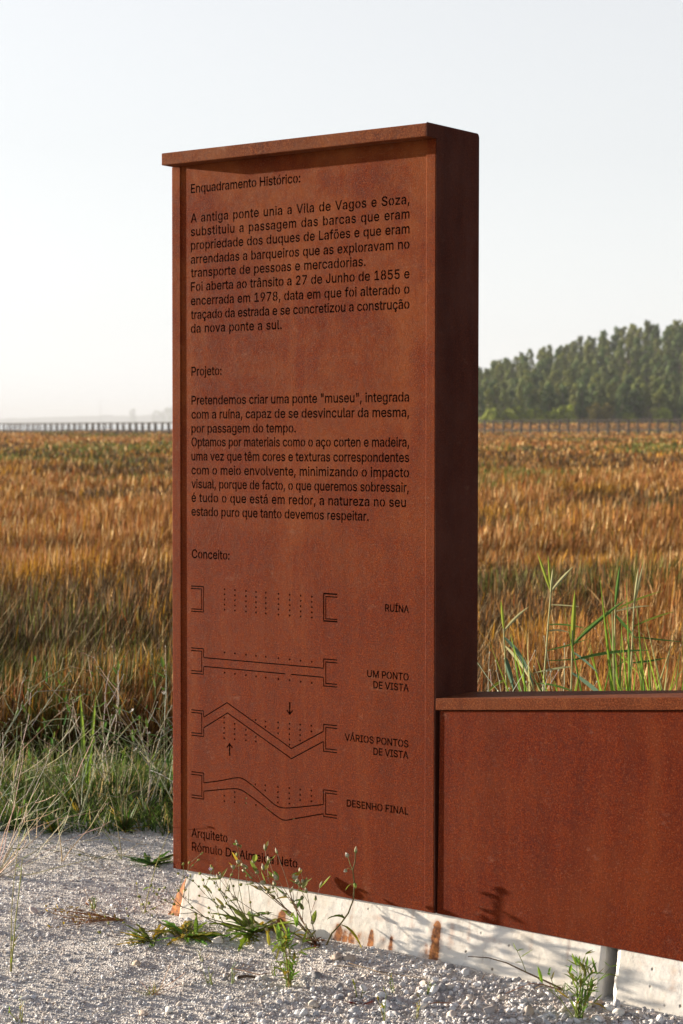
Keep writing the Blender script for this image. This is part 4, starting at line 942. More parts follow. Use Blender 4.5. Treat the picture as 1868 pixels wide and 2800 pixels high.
# ------------------------------------------------------------------ plants
class MB:
    def __init__(s): s.v, s.f, s.c = [], [], []
    def tube(s, P, r0, r1, col, sides=4):
        P = [Vector(p) for p in P]; n = len(P); rings = []
        for i, p in enumerate(P):
            d = (P[min(n-1, i+1)] - P[max(0, i-1)]).normalized()
            a = d.orthogonal().normalized(); b = d.cross(a)
            r = r0 + (r1 - r0) * i / (n - 1); ring = []
            for k in range(sides):
                t = 2*math.pi*k/sides
                s.v.append(p + a*(r*math.cos(t)) + b*(r*math.sin(t))); s.c.append(col); ring.append(len(s.v)-1)
            rings.append(ring)
        for q, w in zip(rings, rings[1:]):
            for k in range(sides): s.f.append((q[k], q[(k+1) % sides], w[(k+1) % sides], w[k]))
        s.f.append(tuple(rings[-1]))
    def leaf(s, p, d, L, W, bend, col, n=5, up=Vector((0, 0, 1)), notch=0.0, rng=random, tip=None, fold=.25):
        d = Vector(d).normalized(); side = d.cross(up)
        if side.length < 1e-3: side = Vector((1, 0, 0))
        side.normalize(); nor = side.cross(d)
        p = Vector(p); rows = []
        for i in range(n + 1):
            t = i / n
            w = W * (math.sin(math.pi * min(1, t*.92 + .08)) ** .75) * (1 - .25*t)
            if notch and 0 < i < n: w *= 1 - notch * (i % 2)
            if i == n: w = W * .03
            c = tuple(a*(1-t) + b*t for a, b in zip(col, tip or col))
            mid = p - nor * (fold * w)
            for off in (-1, 0, 1):
                s.v.append((p if off else mid) + side * (off * w / 2)); s.c.append(c)
            rows.append(len(s.v) - 3)
            d = (d - Vector((0, 0, 1)) * (bend / n)).normalized(); nor = side.cross(d)
            p = p + d * (L / n)
        for a, b in zip(rows, rows[1:]):
            s.f += [(a, a+1, b+1, b), (a+1, a+2, b+2, b+1)]
    def bud(s, p, d, L, r, col, tip=None):
        p = Vector(p); d = Vector(d).normalized(); a = d.orthogonal().normalized(); b = d.cross(a); i0 = len(s.v)
        s.v.append(p); s.c.append(col)
        for h, k in ((.3, 1), (.65, .8)):
            for j in range(5):
                t = 2*math.pi*j/5; s.v.append(p + d*(L*h) + a*(r*k*math.cos(t)) + b*(r*k*math.sin(t))); s.c.append(col if h < .5 else (tip or col))
        s.v.append(p + d*L); s.c.append(tip or col)
        for j in range(5):
            k = (j+1) % 5
            s.f += [(i0, i0+1+k, i0+1+j), (i0+1+j, i0+1+k, i0+6+k, i0+6+j), (i0+6+j, i0+6+k, i0+11)]
    def build(s, name, mat, parent):
        if not s.v: return None
        return make(name, s.v, s.f, mat, parent, col=np.array(s.c))

def grow(mb, buds, rng, p, d, L, r, depth, o, col):
    """a wiry stem that zigzags and forks; ends and nodes carry small buds"""
    p = Vector(p); d = Vector(d).normalized(); seg = o['seg']; n = max(2, int(L / seg)); P = [p.copy()]
    up = Vector((0, 0, 1))
    for i in range(n):
        j = Vector((rng.gauss(0, 1), rng.gauss(0, 1), rng.gauss(0, .7))) * o['wig']
        d = (d + j + up * o['up'] + Vector(o.get('wind', (0, 0, 0)))).normalized()
        p = p + d * (L / n); P.append(p.copy())
        if depth > 0 and i >= o.get('bare', 1) and rng.random() < o['fork']:
            ax = d.cross(Vector((rng.gauss(0, 1), rng.gauss(0, 1), rng.gauss(0, 1)))).normalized()
            nd = Matrix.Rotation(R(rng.uniform(*o['ang'])), 3, ax) @ d
            grow(mb, buds, rng, p, nd, L * rng.uniform(.30, .62) * (1 - .35 * i / n), r * .62, depth - 1, o, col)
        elif buds is not None and rng.random() < o.get('node', .0):
            buds.append((p.copy(), (d + j * 6).normalized()))
    cv = tuple(c * rng.uniform(.75, 1.2) for c in col)
    mb.tube(P, r, max(r * .35, .0006), cv, 3 if r < .0016 else 5)
    if buds is not None: buds.append((p, d))

def weed(name, loc, label, cat, stems, o, col, seed, bud=None, rosette=None, group=None, stem_leaf=None, flower=None, root_up=0.0, each=False):
    rng = random.Random(seed)
    root = empty(name, (loc[0], loc[1], float(ground_z(loc[0], loc[1])) - .004 + root_up))
    tag(root, label, cat, group)
    mb = MB(); bl = []
    for s in stems:            # direction, length, radius, depth
        grow(mb, bl, rng, (rng.uniform(-.01, .01), rng.uniform(-.01, .01), 0), s[0], s[1], s[2], s[3], o, col)
    if bud:
        for p, d in bl:
            b = MB() if each else mb
            b.bud(p - d * .001, d, bud[0] * rng.uniform(.7, 1.3), bud[1] * rng.uniform(.7, 1.3), bud[2], bud[3])
            if each: b.build('bud', M_STEM, root)
    mb.build('stem', M_STEM, root)
    if rosette or stem_leaf:
        lf = MB()
        if rosette:
            if rosette.get('lance'):
                lf.leaf((.03, 0, .01), (.03, -.05, 1), .062, .019, .15, (.12, .20, .025), 8, up=Vector((-.5, -1, .1)))
            for k in range(rosette['n']):
                a = rng.uniform(0, 6.28); e = R(rng.uniform(*rosette['elev']))
                L = rosette['L'] * rng.uniform(.6, 1.2)
                c = tuple(x * rng.uniform(.7, 1.3) for x in rosette['col'])
                if rng.random() < rosette.get('yellow', 0): c = (.38, .27, .03)
                lf.leaf((rng.uniform(-.012, .012), rng.uniform(-.012, .012), .004), (math.cos(a)*math.cos(e), math.sin(a)*math.cos(e), math.sin(e)), L, L * rosette['w'], rosette['bend'] * rng.uniform(.5, 1.4), c, 7, notch=rosette.get('notch', 0))
        if stem_leaf:
            for p, d in bl:
                if rng.random() < stem_leaf['p']:
                    dd = (d * .5 + Vector((rng.gauss(0, .7), rng.gauss(0, .7), rng.uniform(-.2, .7)))).normalized()
                    L = stem_leaf['L'] * rng.uniform(.6, 1.3)
                    c = tuple(x * rng.uniform(.7, 1.3) for x in stem_leaf['col'])
                    if rng.random() < stem_leaf.get('yellow', 0): c = (.36, .26, .03)
                    lf.leaf(p, dd, L, L * stem_leaf['w'], rng.uniform(-.3, .9), c, 5)
        lf.build('foliage', M_LEAF, root)
    if flower:
        for p, d in rng.sample(bl, min(flower[0], len(bl))):
            f = MB()
            for k in range(7):
                a = 6.28 * k / 7; o2 = d.orthogonal().normalized(); q = Matrix.Rotation(a, 3, d) @ o2
                f.leaf(p + d * .004, (d * flower[3] + q).normalized(), flower[1], flower[1] * .4, .1, flower[2], 2)
            f.build('flower', M_LEAF, root)
    return root

CHIC = dict(seg=.022, wig=.085, up=.02, fork=.34, ang=(28, 55), node=.30, bare=3)
GREENSTEM = (.13, .15, .055); DRY = (.52, .44, .31); GREY = (.34, .32, .24)
B1 = (.012, .0040, (.14, .17, .04), (.26, .26, .06))
# -- plants at the foot of the stele
weed('chicory_plant', (-.270, 6.070), 'wiry chicory plant with many small buds leaning left across the white plinth', 'weed',
     [((-1.0, -.12, .34), .27, .0024, 2), ((-.9, -.05, .62), .24, .0024, 2), ((-.6, -.1, .9), .19, .0022, 2), ((-.95, -.1, .46), .27, .0024, 2), ((-.80, -.1, .75), .24, .0022, 2), ((-.75, -.15, .40), .22, .0020, 2), ((-.50, -.05, 1.0), .20, .0018, 1), ((-.15, -.1, 1.0), .24, .0016, 0), ((-.45, -.1, 1.0), .25, .0016, 0), ((-.9, -.2, .12), .22, .0014, 1)],
     dict(CHIC, fork=.42), (.10, .105, .035), 4, B1, dict(n=48, elev=(3, 45), L=.14, w=.22, bend=.8, col=(.16, .22, .03), notch=.5, yellow=.12), flower=(4, .011, (.42, .40, .62), 1.2), each=True)
weed('sow_thistle', (-.075, 5.925), 'leggy sow thistle with grey green seed heads in front of the panel text', 'weed',
     [((-.75, .05, .95), .34, .0028, 2), ((-.35, -.2, .9), .24, .0022, 2), ((-.9, -.05, .55), .28, .0022, 2), ((-.55, -.05, .95), .30, .0024, 2), ((-.62, -.1, .62), .28, .0020, 2), ((-.25, 0, 1), .22, .0016, 1), ((-.85, -.1, .25), .18, .0016, 1)],
     dict(seg=.03, wig=.07, up=.03, fork=.36, ang=(22, 45), node=.45, bare=2), (.17, .11, .055), 12, (.019, .0056, (.20, .22, .09), (.38, .34, .24)), dict(n=12, elev=(5, 60), L=.05, w=.3, bend=1.0, col=(.16, .07, .03)),
     stem_leaf=dict(p=.8, L=.040, w=.36, col=(.17, .21, .045), yellow=.18), each=True)
tw = empty('sow_thistle', (-.045, 5.90, float(ground_z(-.03, 5.90))), R(-36.9))
tag(tw, 'tall curved single stem with a nodding fluffy seed head, right of the leggy sow thistle', 'weed')
m = MB(); path = [(a, b, c * .84) for a, b, c in ((0, 0, 0), (.02, 0, .045), (.055, -.005, .085), (.085, -.005, .13), (.10, 0, .18), (.104, .0, .235), (.098, 0, .285), (.106, 0, .315), (.108, 0, .345))]
m.tube(path, .0030, .0016, (.13, .11, .04), 5); m.tube([path[6], (.088, 0, .256), (.080, 0, .277)], .0012, .0009, (.18, .19, .06))
m.tube([path[6], (.085, -.004, .244), (.076, -.004, .237)], .0010, .0008, (.18, .19, .06)); m.build('stem', M_STEM, tw)
for bb in (((.108, 0, .288), (.1, 0, 1), .026, .005, (.17, .22, .07), (.40, .36, .22)), ((.081, 0, .274), (-.5, 0, .8), .018, .007, (.30, .31, .20), (.62, .58, .48)), ((.078, 0, .237), (-.8, 0, -.4), .016, .006, (.3, .3, .2), (.6, .56, .46)), ((.104, 0, .204), (.3, 0, -1), .02, .006, (.12, .20, .03), (.22, .28, .04))):
    m = MB(); m.bud(*bb); m.build('seed_head', M_STEM, tw)
m = MB(); m.leaf((.104, 0, .200), (-1, 0, .2), .045, .007, 1.7, (.20, .25, .04)); m.leaf((.07, 0, .09), (-.9, 0, .7), .075, .022, 1.5, (.10, .15, .025)); m.leaf((.055, 0, .07), (.9, -.1, .15), .11, .014, 1.5, (.22, .24, .03), tip=(.40, .33, .02)); m.build('foliage', M_LEAF, tw)
weed('dock_rosette', (-.48, 6.09), 'leafy green rosette with one upright lance leaf at the left foot of the plinth', 'weed', [((-.7, -.2, .6), .14, .0016, 1), ((-.9, -.3, .1), .22, .0014, 1)], CHIC, (.16, .09, .05), 31, B1,
     dict(n=34, elev=(3, 34), L=.135, w=.25, bend=.5, col=(.17, .23, .03), yellow=.28, notch=.5, lance=1))
weed('dock_rosette', (-.585, 6.06), 'flat green and yellow leaf rosette left of the lance leaf rosette', 'weed', [((-.9, -.2, .25), .16, .0013, 1)], CHIC, (.16, .09, .05), 33, B1,
     dict(n=28, elev=(2, 30), L=.11, w=.20, bend=.4, col=(.14, .19, .03), yellow=.35, notch=.6))
FLE = dict(seg=.02, wig=.04, up=.06, fork=.2, ang=(20, 40), node=.9, bare=0)
def sprig(loc, label, h, n, seed, colr=(.20, .27, .04), lw=.30):
    rng = random.Random(seed)
    weed('green_sprig', loc, label, 'weed', [((rng.gauss(0, .30), rng.gauss(0, .2), 1), h * rng.uniform(.6, 1.05), .0020, 1) for _ in range(n)], FLE, (.17, .20, .05), seed, None, None,
         stem_leaf=dict(p=.95, L=h * .27, w=lw, col=colr, yellow=.06))
sprig((-.151, 5.552), 'bushy bright green sprig standing in the gravel below the leggy sow thistle', .15, 10, 41)
sprig((-.311, 5.581), 'thin upright green sprout in the gravel beside a dark twig', .055, 3, 42, lw=.12)
sprig((-.370, 5.563), 'small grassy green sprout left of the thin upright sprout', .05, 4, 43, lw=.10)
sprig((-.412, 5.828), 'tiny green blade below the lance leaf rosette', .035, 2, 44, lw=.12)
sprig((-.194, 5.675), 'small dull green tuft behind the bushy sprig', .04, 4, 45, (.12, .17, .05))
sprig((.630, 5.218), 'tall dense green plant at the lower right, in front of the plinth joint', .145, 13, 46, (.15, .23, .035), .24)
sprig((.047, 5.444), 'small pale green sprout among coarse gravel, left of the low wall middle', .05, 3, 47)
sprig((.147, 5.480), 'two leaved green sprout among the coarse gravel', .045, 2, 48, (.15, .22, .04))
sprig((.245, 5.462), 'stubby dark green sprout in the gravel below the rusty joint stain', .05, 3, 49, (.10, .17, .03), .3)
sprig((.115, 5.218), 'yellow green stalk at the bottom edge of the gravel', .075, 2, 50, (.26, .28, .06))
sprig((.205, 5.235), 'pale stalk with few leaves at the bottom edge, right of the yellow green stalk', .07, 2, 51, (.24, .24, .08))
sprig((-.861, 5.244), 'small curled green sprout at the bottom left corner', .055, 4, 52, (.20, .27, .05), .22)
weed('red_weed', (.051, 5.385), 'flat dark red weed in the coarse gravel', 'weed', [((1, 0, .25), .05, .0012, 1), ((-1, .1, .2), .05, .0012, 1)], FLE, (.16, .04, .03), 53, None, dict(n=9, elev=(4, 25), L=.03, w=.3, bend=.2, col=(.16, .03, .025)))
# -- long bare stick with one green shoot, right
sk = empty('fallen_twig', (.611, 5.455, float(ground_z(.611, 5.455)) + .002)); tag(sk, 'long bent brown twig with one green shoot in front of the low plinth', 'twig')
m = MB(); pth = [(0, 0, .004), (-.05, 0, .028), (-.10, -.005, .052), (-.155, -.01, .080), (-.205, -.01, .094), (-.262, -.012, .0985)]
m.tube(pth, .0030, .0012, (.15, .10, .06), 5); m.tube([pth[2], (-.112, -.005, .085), (-.128, -.006, .118)], .0016, .001, (.20, .22, .06)); m.tube([(.004, 0, 0), (-.055, -.02, .022), (-.09, -.03, .028), (-.16, -.05, .006)], .002, .001, (.22, .10, .05)); m.build('stem', M_STEM, sk)
m = MB(); m.leaf((-.128, -.006, .116), (-.3, 0, 1), .022, .012, .4, (.20, .28, .05)); m.leaf((-.126, -.006, .112), (.6, 0, .5), .022, .010, .8, (.18, .26, .05)); m.leaf((-.116, -.005, .094), (.9, 0, .7), .042, .007, .2, (.20, .27, .06)); m.leaf((-.112, -.005, .080), (-.6, 0, .2), .02, .007, .6, (.24, .28, .08)); m.build('foliage', M_LEAF, sk)
sprig((.605, 5.44), 'low dark green tuft at the root of the long bent twig', .035, 5, 54, (.09, .14, .03))
def stick(pts, r, label, colr):
    o = empty('fallen_twig', (pts[0][0], pts[0][1], float(ground_z(*pts[0])) + r + .006)); tag(o, label, 'twig')
    m = MB(); z0 = float(ground_z(*pts[0]))
    m.tube([(p[0]-pts[0][0], p[1]-pts[0][1], float(ground_z(*p)) - z0 + (.004 if i % 2 else 0)) for i, p in enumerate(pts)], r, r*.6, colr, 5); m.build('stem', M_STEM, o)
stick([(-.32, 5.73), (-.28, 5.69), (-.24, 5.66), (-.20, 5.66)], .0022, 'thin brown twig lying in the gravel left of the bushy sprig', (.20, .12, .08))
stick([(-.295, 5.60), (-.27, 5.605), (-.245, 5.61)], .0055, 'short thick dark twig half buried beside the thin upright sprout', (.07, .045, .03))
stick([(.20, 5.33), (.26, 5.35), (.33, 5.34)], .0018, 'reddish straw lying across the coarse gravel at the lower right', (.28, .12, .06))
stick([(.02, 5.72), (.10, 5.63), (.17, 5.60), (.24, 5.55)], .0015, 'dry brown straw along the plinth foot right of the rusty stain', (.22, .15, .09))
stick([(-.02, 5.70), (.07, 5.66), (.15, 5.58)], .0013, 'fine pale straw under the rust stained joint', (.35, .26, .16))
# -- plants left of the stele
weed('tall_weed', (-.961, 5.725), 'tall thin green weed standing alone in the gravel at the left edge', 'weed', [((.06, .0, 1), .34, .0028, 1), ((.03, 0, 1), .50, .0018, 2)],
     dict(seg=.03, wig=.03, up=.03, fork=.22, ang=(15, 35), node=.8, bare=2), (.17, .19, .06), 61, None, None, stem_leaf=dict(p=.6, L=.03, w=.16, col=(.17, .25, .04)))
weed('thin_weed', (-.647, 6.397), 'single thin stem with yellow buds left of the broken plinth corner', 'weed', [((.06, 0, 1), .28, .0018, 1), ((.9, .1, .45), .16, .0014, 1), ((-.35, 0, 1), .10, .0012, 1)],
     dict(CHIC, fork=.2), (.18, .17, .05), 62, (.010, .003, (.18, .20, .04), (.36, .32, .05)), None, stem_leaf=dict(p=.25, L=.035, w=.3, col=(.22, .28, .04)))
def prostrate(loc, label, seed, n, spread, colr, dirx=-1):
    rng = random.Random(seed)
    weed('creeping_weed', loc, label, 'weed', [((dirx * rng.uniform(.6, 1), rng.uniform(-.45, .35), rng.uniform(.02, .14)), spread * rng.uniform(.6, 1), .0016, 1) for _ in range(n)],
         dict(seg=.025, wig=.05, up=-.004, fork=.35, ang=(20, 50), node=.8, bare=1), colr, seed, None, None, stem_leaf=dict(p=.55, L=.016, w=.4, col=(.24, .10, .03), yellow=.35), root_up=.008)
prostrate((-.70, 6.30), 'reddish creeping weed sprawling left over the gravel', 63, 14, .24, (.24, .12, .05))
sprig((-.814, 6.461), 'small dark green rosette alone in the pale gravel left of the stele', .04, 9, 64, (.07, .11, .03), .4)
weed('dock_rosette', (-.69, 7.14), 'dark green rosette against the lower left edge of the stele', 'weed', [((0, 0, 1), .03, .001, 0)], CHIC, GREENSTEM, 65, None, dict(n=26, elev=(5, 40), L=.10, w=.25, bend=.4, col=(.07, .13, .025), notch=.4))
weed('dry_tuft', (-.529, 5.494), 'dry orange and green grass tuft in the gravel at lower left', 'grass tuft', [((.9, .1, .55), .12, .0012, 0), ((.5, .1, .8), .10, .001, 0), ((-.6, 0, .6), .06, .0009, 0), ((.8, 0, .35), .09, .001, 0), ((-.2, .1, .9), .06, .0009, 0)], dict(CHIC, fork=0, wig=.03), (.32, .16, .07), 66, None, dict(n=16, elev=(15, 70), L=.05, w=.07, bend=.5, col=(.26, .22, .06)))
DRYO = dict(seg=.05, wig=.10, up=.0, fork=.36, ang=(25, 58), node=.12, bare=2)
BD = (.009, .0022, (.30, .25, .17), (.40, .34, .26))
rng = random.Random(71)
def fan(n, lo, hi, mx, my, sp, r, depth):
    return [((mx + rng.gauss(0, sp), my + rng.gauss(0, sp * .6), 1.0), rng.uniform(lo, hi), r * rng.uniform(.7, 1.2), depth) for _ in range(n)]
weed('dry_weed', (-1.22, 6.95), 'big pale dry weed tangle leaning in from the left edge', 'weed', fan(24, .26, .52, .45, .05, .55, .0019, 2) + [((1, .1, .06), .5, .002, 1), ((.9, .2, .0), .8, .0018, 1)], DRYO, DRY, 72, BD)
weed('dry_weed', (-1.011, 7.178), 'small forked dry twig standing in the gravel right of the big dry tangle', 'weed', [((.05, 0, 1), .17, .0030, 1), ((.5, 0, 1), .28, .0022, 2)], dict(DRYO, fork=.3), (.34, .25, .16), 73, BD)
weed('dry_weed', (-1.45, 7.35), 'dense dry weed at the far left edge in front of the marsh', 'weed', fan(14, .3, .55, .2, .0, .5, .0018, 2), DRYO, GREY, 74, BD)
WEEDS = [(-1.55,8.35,.50,6,GREY),(-1.36,8.15,.62,4,DRY),(-1.18,8.25,.45,7,GREENSTEM),(-1.05,7.95,.42,6,GREY),(-.92,8.20,.60,4,GREENSTEM),(-.80,8.00,.55,5,GREY),(-.66,8.10,.50,6,GREENSTEM),(-.60,7.75,.46,5,GREY),(-1.28,7.75,.40,7,GREENSTEM),(-1.70,7.95,.45,6,DRY),(-1.0,8.55,.55,5,DRY),(-.75,8.45,.48,6,GREY),(-1.45,8.7,.5,5,GREENSTEM),(-.85,7.75,.34,7,GREENSTEM),(-1.12,7.70,.30,7,GREENSTEM),(-.55,8.5,.5,5,GREY),(-1.9,8.6,.5,5,DRY),(-2.1,8.1,.5,5,GREY)]
for i, (x, y, h, ns, c) in enumerate(WEEDS):
    rng = random.Random(80 + i)
    weed('verge_weed', (x, y), 'branching half dry weed in the green tangle along the gravel edge', 'weed',
         [((rng.gauss(.05, .38), rng.gauss(0, .25), 1.0), h * rng.uniform(.65, 1.1), .0027, 2) for _ in range(ns)], dict(DRYO, fork=.44, node=.35), c, 90 + i, BD,
         dict(n=44, elev=(10, 75), L=.10, w=.13, bend=.7, col=(.085, .14, .026), yellow=.1), 'branching weeds in the tangle along the gravel edge', stem_leaf=dict(p=.62, L=.045, w=.26, col=(.085, .135, .026)))
weed('seeding_weed', (-.74, 7.98), 'thin weed with white fluffy seed heads against the dark reeds', 'weed', [((.06, 0, 1), .50, .0016, 1), ((.2, 0, 1), .46, .0014, 1)], dict(DRYO, fork=.25), GREENSTEM, 120, None, None, flower=(6, .014, (.66, .64, .60), .5))
weed('trailing_weed', (-.80, 7.22), 'long green wiry stems trailing out from behind the stele', 'weed', [((-1, .1, .12), .55, .0018, 1), ((-1, 0, .25), .42, .0016, 2), ((-.6, .2, .8), .40, .0018, 1), ((-.3, .2, 1), .5, .0018, 0)], DRYO, (.15, .17, .07), 121, B1)
# fresh green blade pair among the weeds
yr = empty('young_reed', (-1.07, 8.30, float(ground_z(-1.07, 8.3)))); tag(yr, 'pair of bright green sword leaves in the weed tangle', 'plant')
for dx in (-.06, .10):
    m = MB(); m.leaf((0, 0, .05), (dx, 0, 1), .42, .020, .02, (.11, .19, .025), 6, up=Vector((0, 1, 0)), tip=(.19, .27, .04)); m.build('leaf', M_LEAF, yr)

# ------------------------------------------------------------------ reeds behind the low wall
def reed(loc, h, tilt, label, leaves, seed, dryness=0.0):
    rng = random.Random(seed)
    z = float(ground_z(*loc)); root = empty('tall_reed', (loc[0], loc[1], z)); tag(root, label, 'reed')
    top = Vector((tilt * h, rng.uniform(-.03, .03), h)); bow = rng.uniform(-.02, .02)
    at = lambda t: Vector((top.x * t + bow * math.sin(math.pi * t), top.y * t, top.z * t))
    m = MB(); m.tube([at(i / 8) for i in range(9)], .0045, .0022, (.36, .36, .17), 6); m.build('stem', M_STEM, root)
    for t, dx, dz, L, W, b, c in leaves:
        m = MB(); colr = {'g': (.075, .145, .035), 'y': (.19, .23, .035), 'p': (.34, .33, .18), 'b': (.10, .16, .11)}[c]
        m.leaf(at(t), (dx, rng.uniform(-.35, .1), dz), L * .50, W * .80, b * 1.3, colr, 7, up=Vector((0, -.55, 1)) if abs(dz) < .8 else Vector((0, -1, .2)), tip=tuple(x * 1.3 for x in colr)); m.build('leaf', M_LEAF, root)
reed((.545, 6.45), .93, -.02, 'drooping reed with folded grey green leaves, nearest the stele', [(1, -.12, 1, .20, .014, 0, 'y'), (.99, .55, .8, .24, .014, .3, 'p'), (.97, .35, -.25, .38, .026, .9, 'b'), (.94, .6, -.5, .28, .024, .5, 'p'), (.90, .25, -.8, .22, .024, .3, 'b'), (.82, -.8, -.1, .18, .020, .8, 'y'), (.72, .95, -.25, .34, .024, .3, 'b'), (.62, .5, -.7, .28, .02, .2, 'g'), (.55, .1, -.95, .25, .03, .1, 'b')], 131)
reed((.615, 6.50), 1.08, .065, 'tallest reed with a fan of narrow leaves at its tip', [(1, -.35, 1, .27, .014, 0, 'y'), (1, -.08, 1, .24, .012, 0, 'y'), (.99, .05, 1, .18, .013, 0, 'p'), (1, .65, .85, .22, .014, .15, 'p'), (.96, 1, 0, .20, .010, .1, 'p'), (.90, 1, .10, .26, .014, .3, 'g'), (.88, 1, .35, .15, .014, .5, 'p'), (.82, 1, .2, .30, .012, -.1, 'g'), (.79, 1, .05, .33, .010, -.05, 'g'), (.68, 1, .0, .34, .008, .05, 'y'), (.60, 1, -.25, .20, .012, .3, 'g')], 132)
reed((.735, 6.40), .98, .01, 'reed with one tall upright spear leaf, third from the stele', [(.93, .04, 1, .40, .022, 0, 'y'), (.95, .75, .8, .46, .018, .2, 'g'), (.90, 1, .35, .52, .024, .25, 'g'), (.93, .7, -.4, .22, .018, .3, 'b'), (.88, -.95, -.08, .26, .016, .1, 'p'), (.86, .8, -.45, .46, .034, .4, 'b'), (.80, -.8, .35, .24, .016, .3, 'g'), (.78, .8, -.2, .2, .02, .6, 'p')], 133)
reed((.925, 6.55), 1.08, -.02, 'reed with a long spear tip leaning right, fourth from the stele', [(1, .12, 1, .26, .017, 0, 'g'), (.985, .9, .5, .34, .014, .2, 'y'), (.98, .95, .3, .24, .013, .2, 'p'), (.98, -.9, -.3, .30, .012, .4, 'y'), (.97, .7, -.75, .22, .020, .1, 'g'), (.86, .7, -.6, .24, .013, .1, 'y'), (.80, .6, .7, .22, .012, .2, 'y')], 134)
reed((.90, 6.50), 1.08, .055, 'reed with many level leaves, last before the right picture edge', [(1, .10, 1, .24, .012, 0, 'p'), (1, .2, 1, .26, .013, 0, 'p'), (.93, .85, .45, .30, .014, .2, 'y'), (.90, 1, -.08, .34, .013, .0, 'g'), (.82, 1, .1, .24, .018, -.1, 'g'), (.70, 1, .5, .30, .016, .3, 'g'), (.68, 1, -.1, .36, .010, .05, 'p'), (.67, -1, -.22, .42, .022, .2, 'g'), (.62, 1, .3, .28, .016, .1, 'g'), (.50, .8, .1, .12, .02, 1.2, 'p')], 135)
reed((1.29, 6.6), 1.15, .03, 'reed mostly beyond the right picture edge, one level leaf showing', [(.92, -1, .0, .26, .014, .0, 'y'), (1, .2, 1, .3, .015, 0, 'g'), (.99, -.1, 1, .34, .012, 0, 'y'), (.7, .9, .3, .3, .016, .3, 'g')], 136)
def clump(loc, n, h, seed, label):
    rng = random.Random(seed); root = empty('grass_clump', (loc[0], loc[1], float(ground_z(*loc)))); tag(root, label, 'grass clump')
    m = MB()
    for _ in range(n):
        a = rng.gauss(0, .28); c = rng.choice([(.19, .31, .035), (.27, .38, .05), (.13, .24, .04), (.36, .36, .16)])
        m.leaf((rng.gauss(0, .05), rng.gauss(0, .05), 0), (a, rng.gauss(0, .2), 1), h * rng.uniform(.74, 1.08), rng.uniform(.009, .019), rng.uniform(-.1, .6), c, 6, up=Vector((rng.gauss(0, .3), -1, .2)))
    m.build('foliage', M_LEAF, root)
clump((.80, 6.25), 22, .94, 141, 'green grass clump at the foot of the spear leaf reed')
clump((.93, 6.22), 42, 1.08, 142, 'tall bright green grass clump behind the low wall coping')
clump((1.04, 6.30), 26, .98, 143, 'green grass clump behind the coping, between the bright clump and the edge clump')
clump((1.13, 6.25), 34, 1.06, 144, 'green grass clump behind the coping nearest the right picture edge')
clump((.66, 6.25), 12, .9, 145, 'sparse grass clump behind the coping left of the tallest reed')
weed('dry_weed', (.565, 6.42), 'pale grey dry twigs behind the coping beside the stele', 'weed', [((.06, 0, 1), .70, .002, 2), ((.22, .1, 1), .76, .0022, 2), ((-.06, 0, 1), .68, .002, 2), ((.14, -.1, 1), .74, .002, 2), ((.0, .05, 1), .66, .002, 2)], dict(DRYO, seg=.03, bare=15, fork=.6, wig=.07, up=.05), (.42, .42, .33), 151, (.008, .003, (.36, .38, .26), (.5, .5, .4)))
weed('dry_weed', (1.06, 6.15), 'thin dark twig standing behind the coping between the grass clumps', 'weed', [((-.02, 0, 1), 1.0, .0018, 1)], dict(DRYO, fork=.3), (.16, .12, .08), 152, BD)

# ------------------------------------------------------------------ boardwalk far across the marsh
A0 = Vector((44.5, 244.0, 0)); A1 = Vector((-63, 346.0, 0)); BL = (A1 - A0).length; bd = (A1 - A0).normalized(); bn = Vector((-bd.y, bd.x, 0))
if bn.y > 0: bn = -bn                      # towards the camera
bw = empty('boardwalk', A0); bw.rotation_euler = (0, 0, math.atan2(bd.y, bd.x)); tag(bw, 'long timber boardwalk with post and rail railings across the far marsh', 'boardwalk')
sgn = -1 if (Matrix.Rotation(math.atan2(bd.y, bd.x), 3, 'Z') @ Vector((0, 1, 0))).dot(bn) < 0 else 1
zb = lambda s: .74 - .50 * s / BL; E0, E1 = -25.0, BL + 40.0
def rail(name, off, h0, h1, t):
    bm = bmesh.new(); n = 14
    for i in range(n):
        a = E0 + (E1 - E0) * i / n; b = E0 + (E1 - E0) * (i + 1) / n
        v = [bm.verts.new(p) for p in ((a, off - t, zb(a)+h0), (b, off - t, zb(b)+h0), (b, off + t, zb(b)+h0), (a, off + t, zb(a)+h0), (a, off - t, zb(a)+h1), (b, off - t, zb(b)+h1), (b, off + t, zb(b)+h1), (a, off + t, zb(a)+h1))]
        for f in ((0,3,2,1),(4,5,6,7),(0,1,5,4),(2,3,7,6),(1,2,6,5),(3,0,4,7)): bm.faces.new([v[k] for k in f])
    return from_bm(name, bm, M_WOOD, bw)
rail('deck', 0, -.02, .16, 1.25)
for off in (-1.2, 1.2):
    rail('top_rail', off, 1.24, 1.40, .07)
pm = None; s = 0.0; k = 0; pj = random.Random(9)
while k < 98:
    s = -8 + k * 1.55
    if pm is None:
        pm = from_bm('post', bm_box(-.10, .10, -.10, .10, -1.6, 1.36), M_WOOD, bw); o = pm
    else:
        o = pm.copy(); COL.objects.link(o); o.parent = bw
    o.location = (s + pj.uniform(-.14, .14), 1.2 * sgn, zb(s) + pj.uniform(-.06, .05)); o.rotation_euler = (pj.uniform(-.03, .03), pj.uniform(-.03, .03), 0); k += 1
bm = bmesh.new()
for k in range(48, 98): bm_box(-8.75 + k*1.55, -8.61 + k*1.55, -1.2*sgn - .07, -1.2*sgn + .07, zb(-8 + k*1.55) - 1.6, zb(-8 + k*1.55) + 1.30, bm)
tag(from_bm('rear_posts', bm, M_WOOD, bw), kind='stuff')
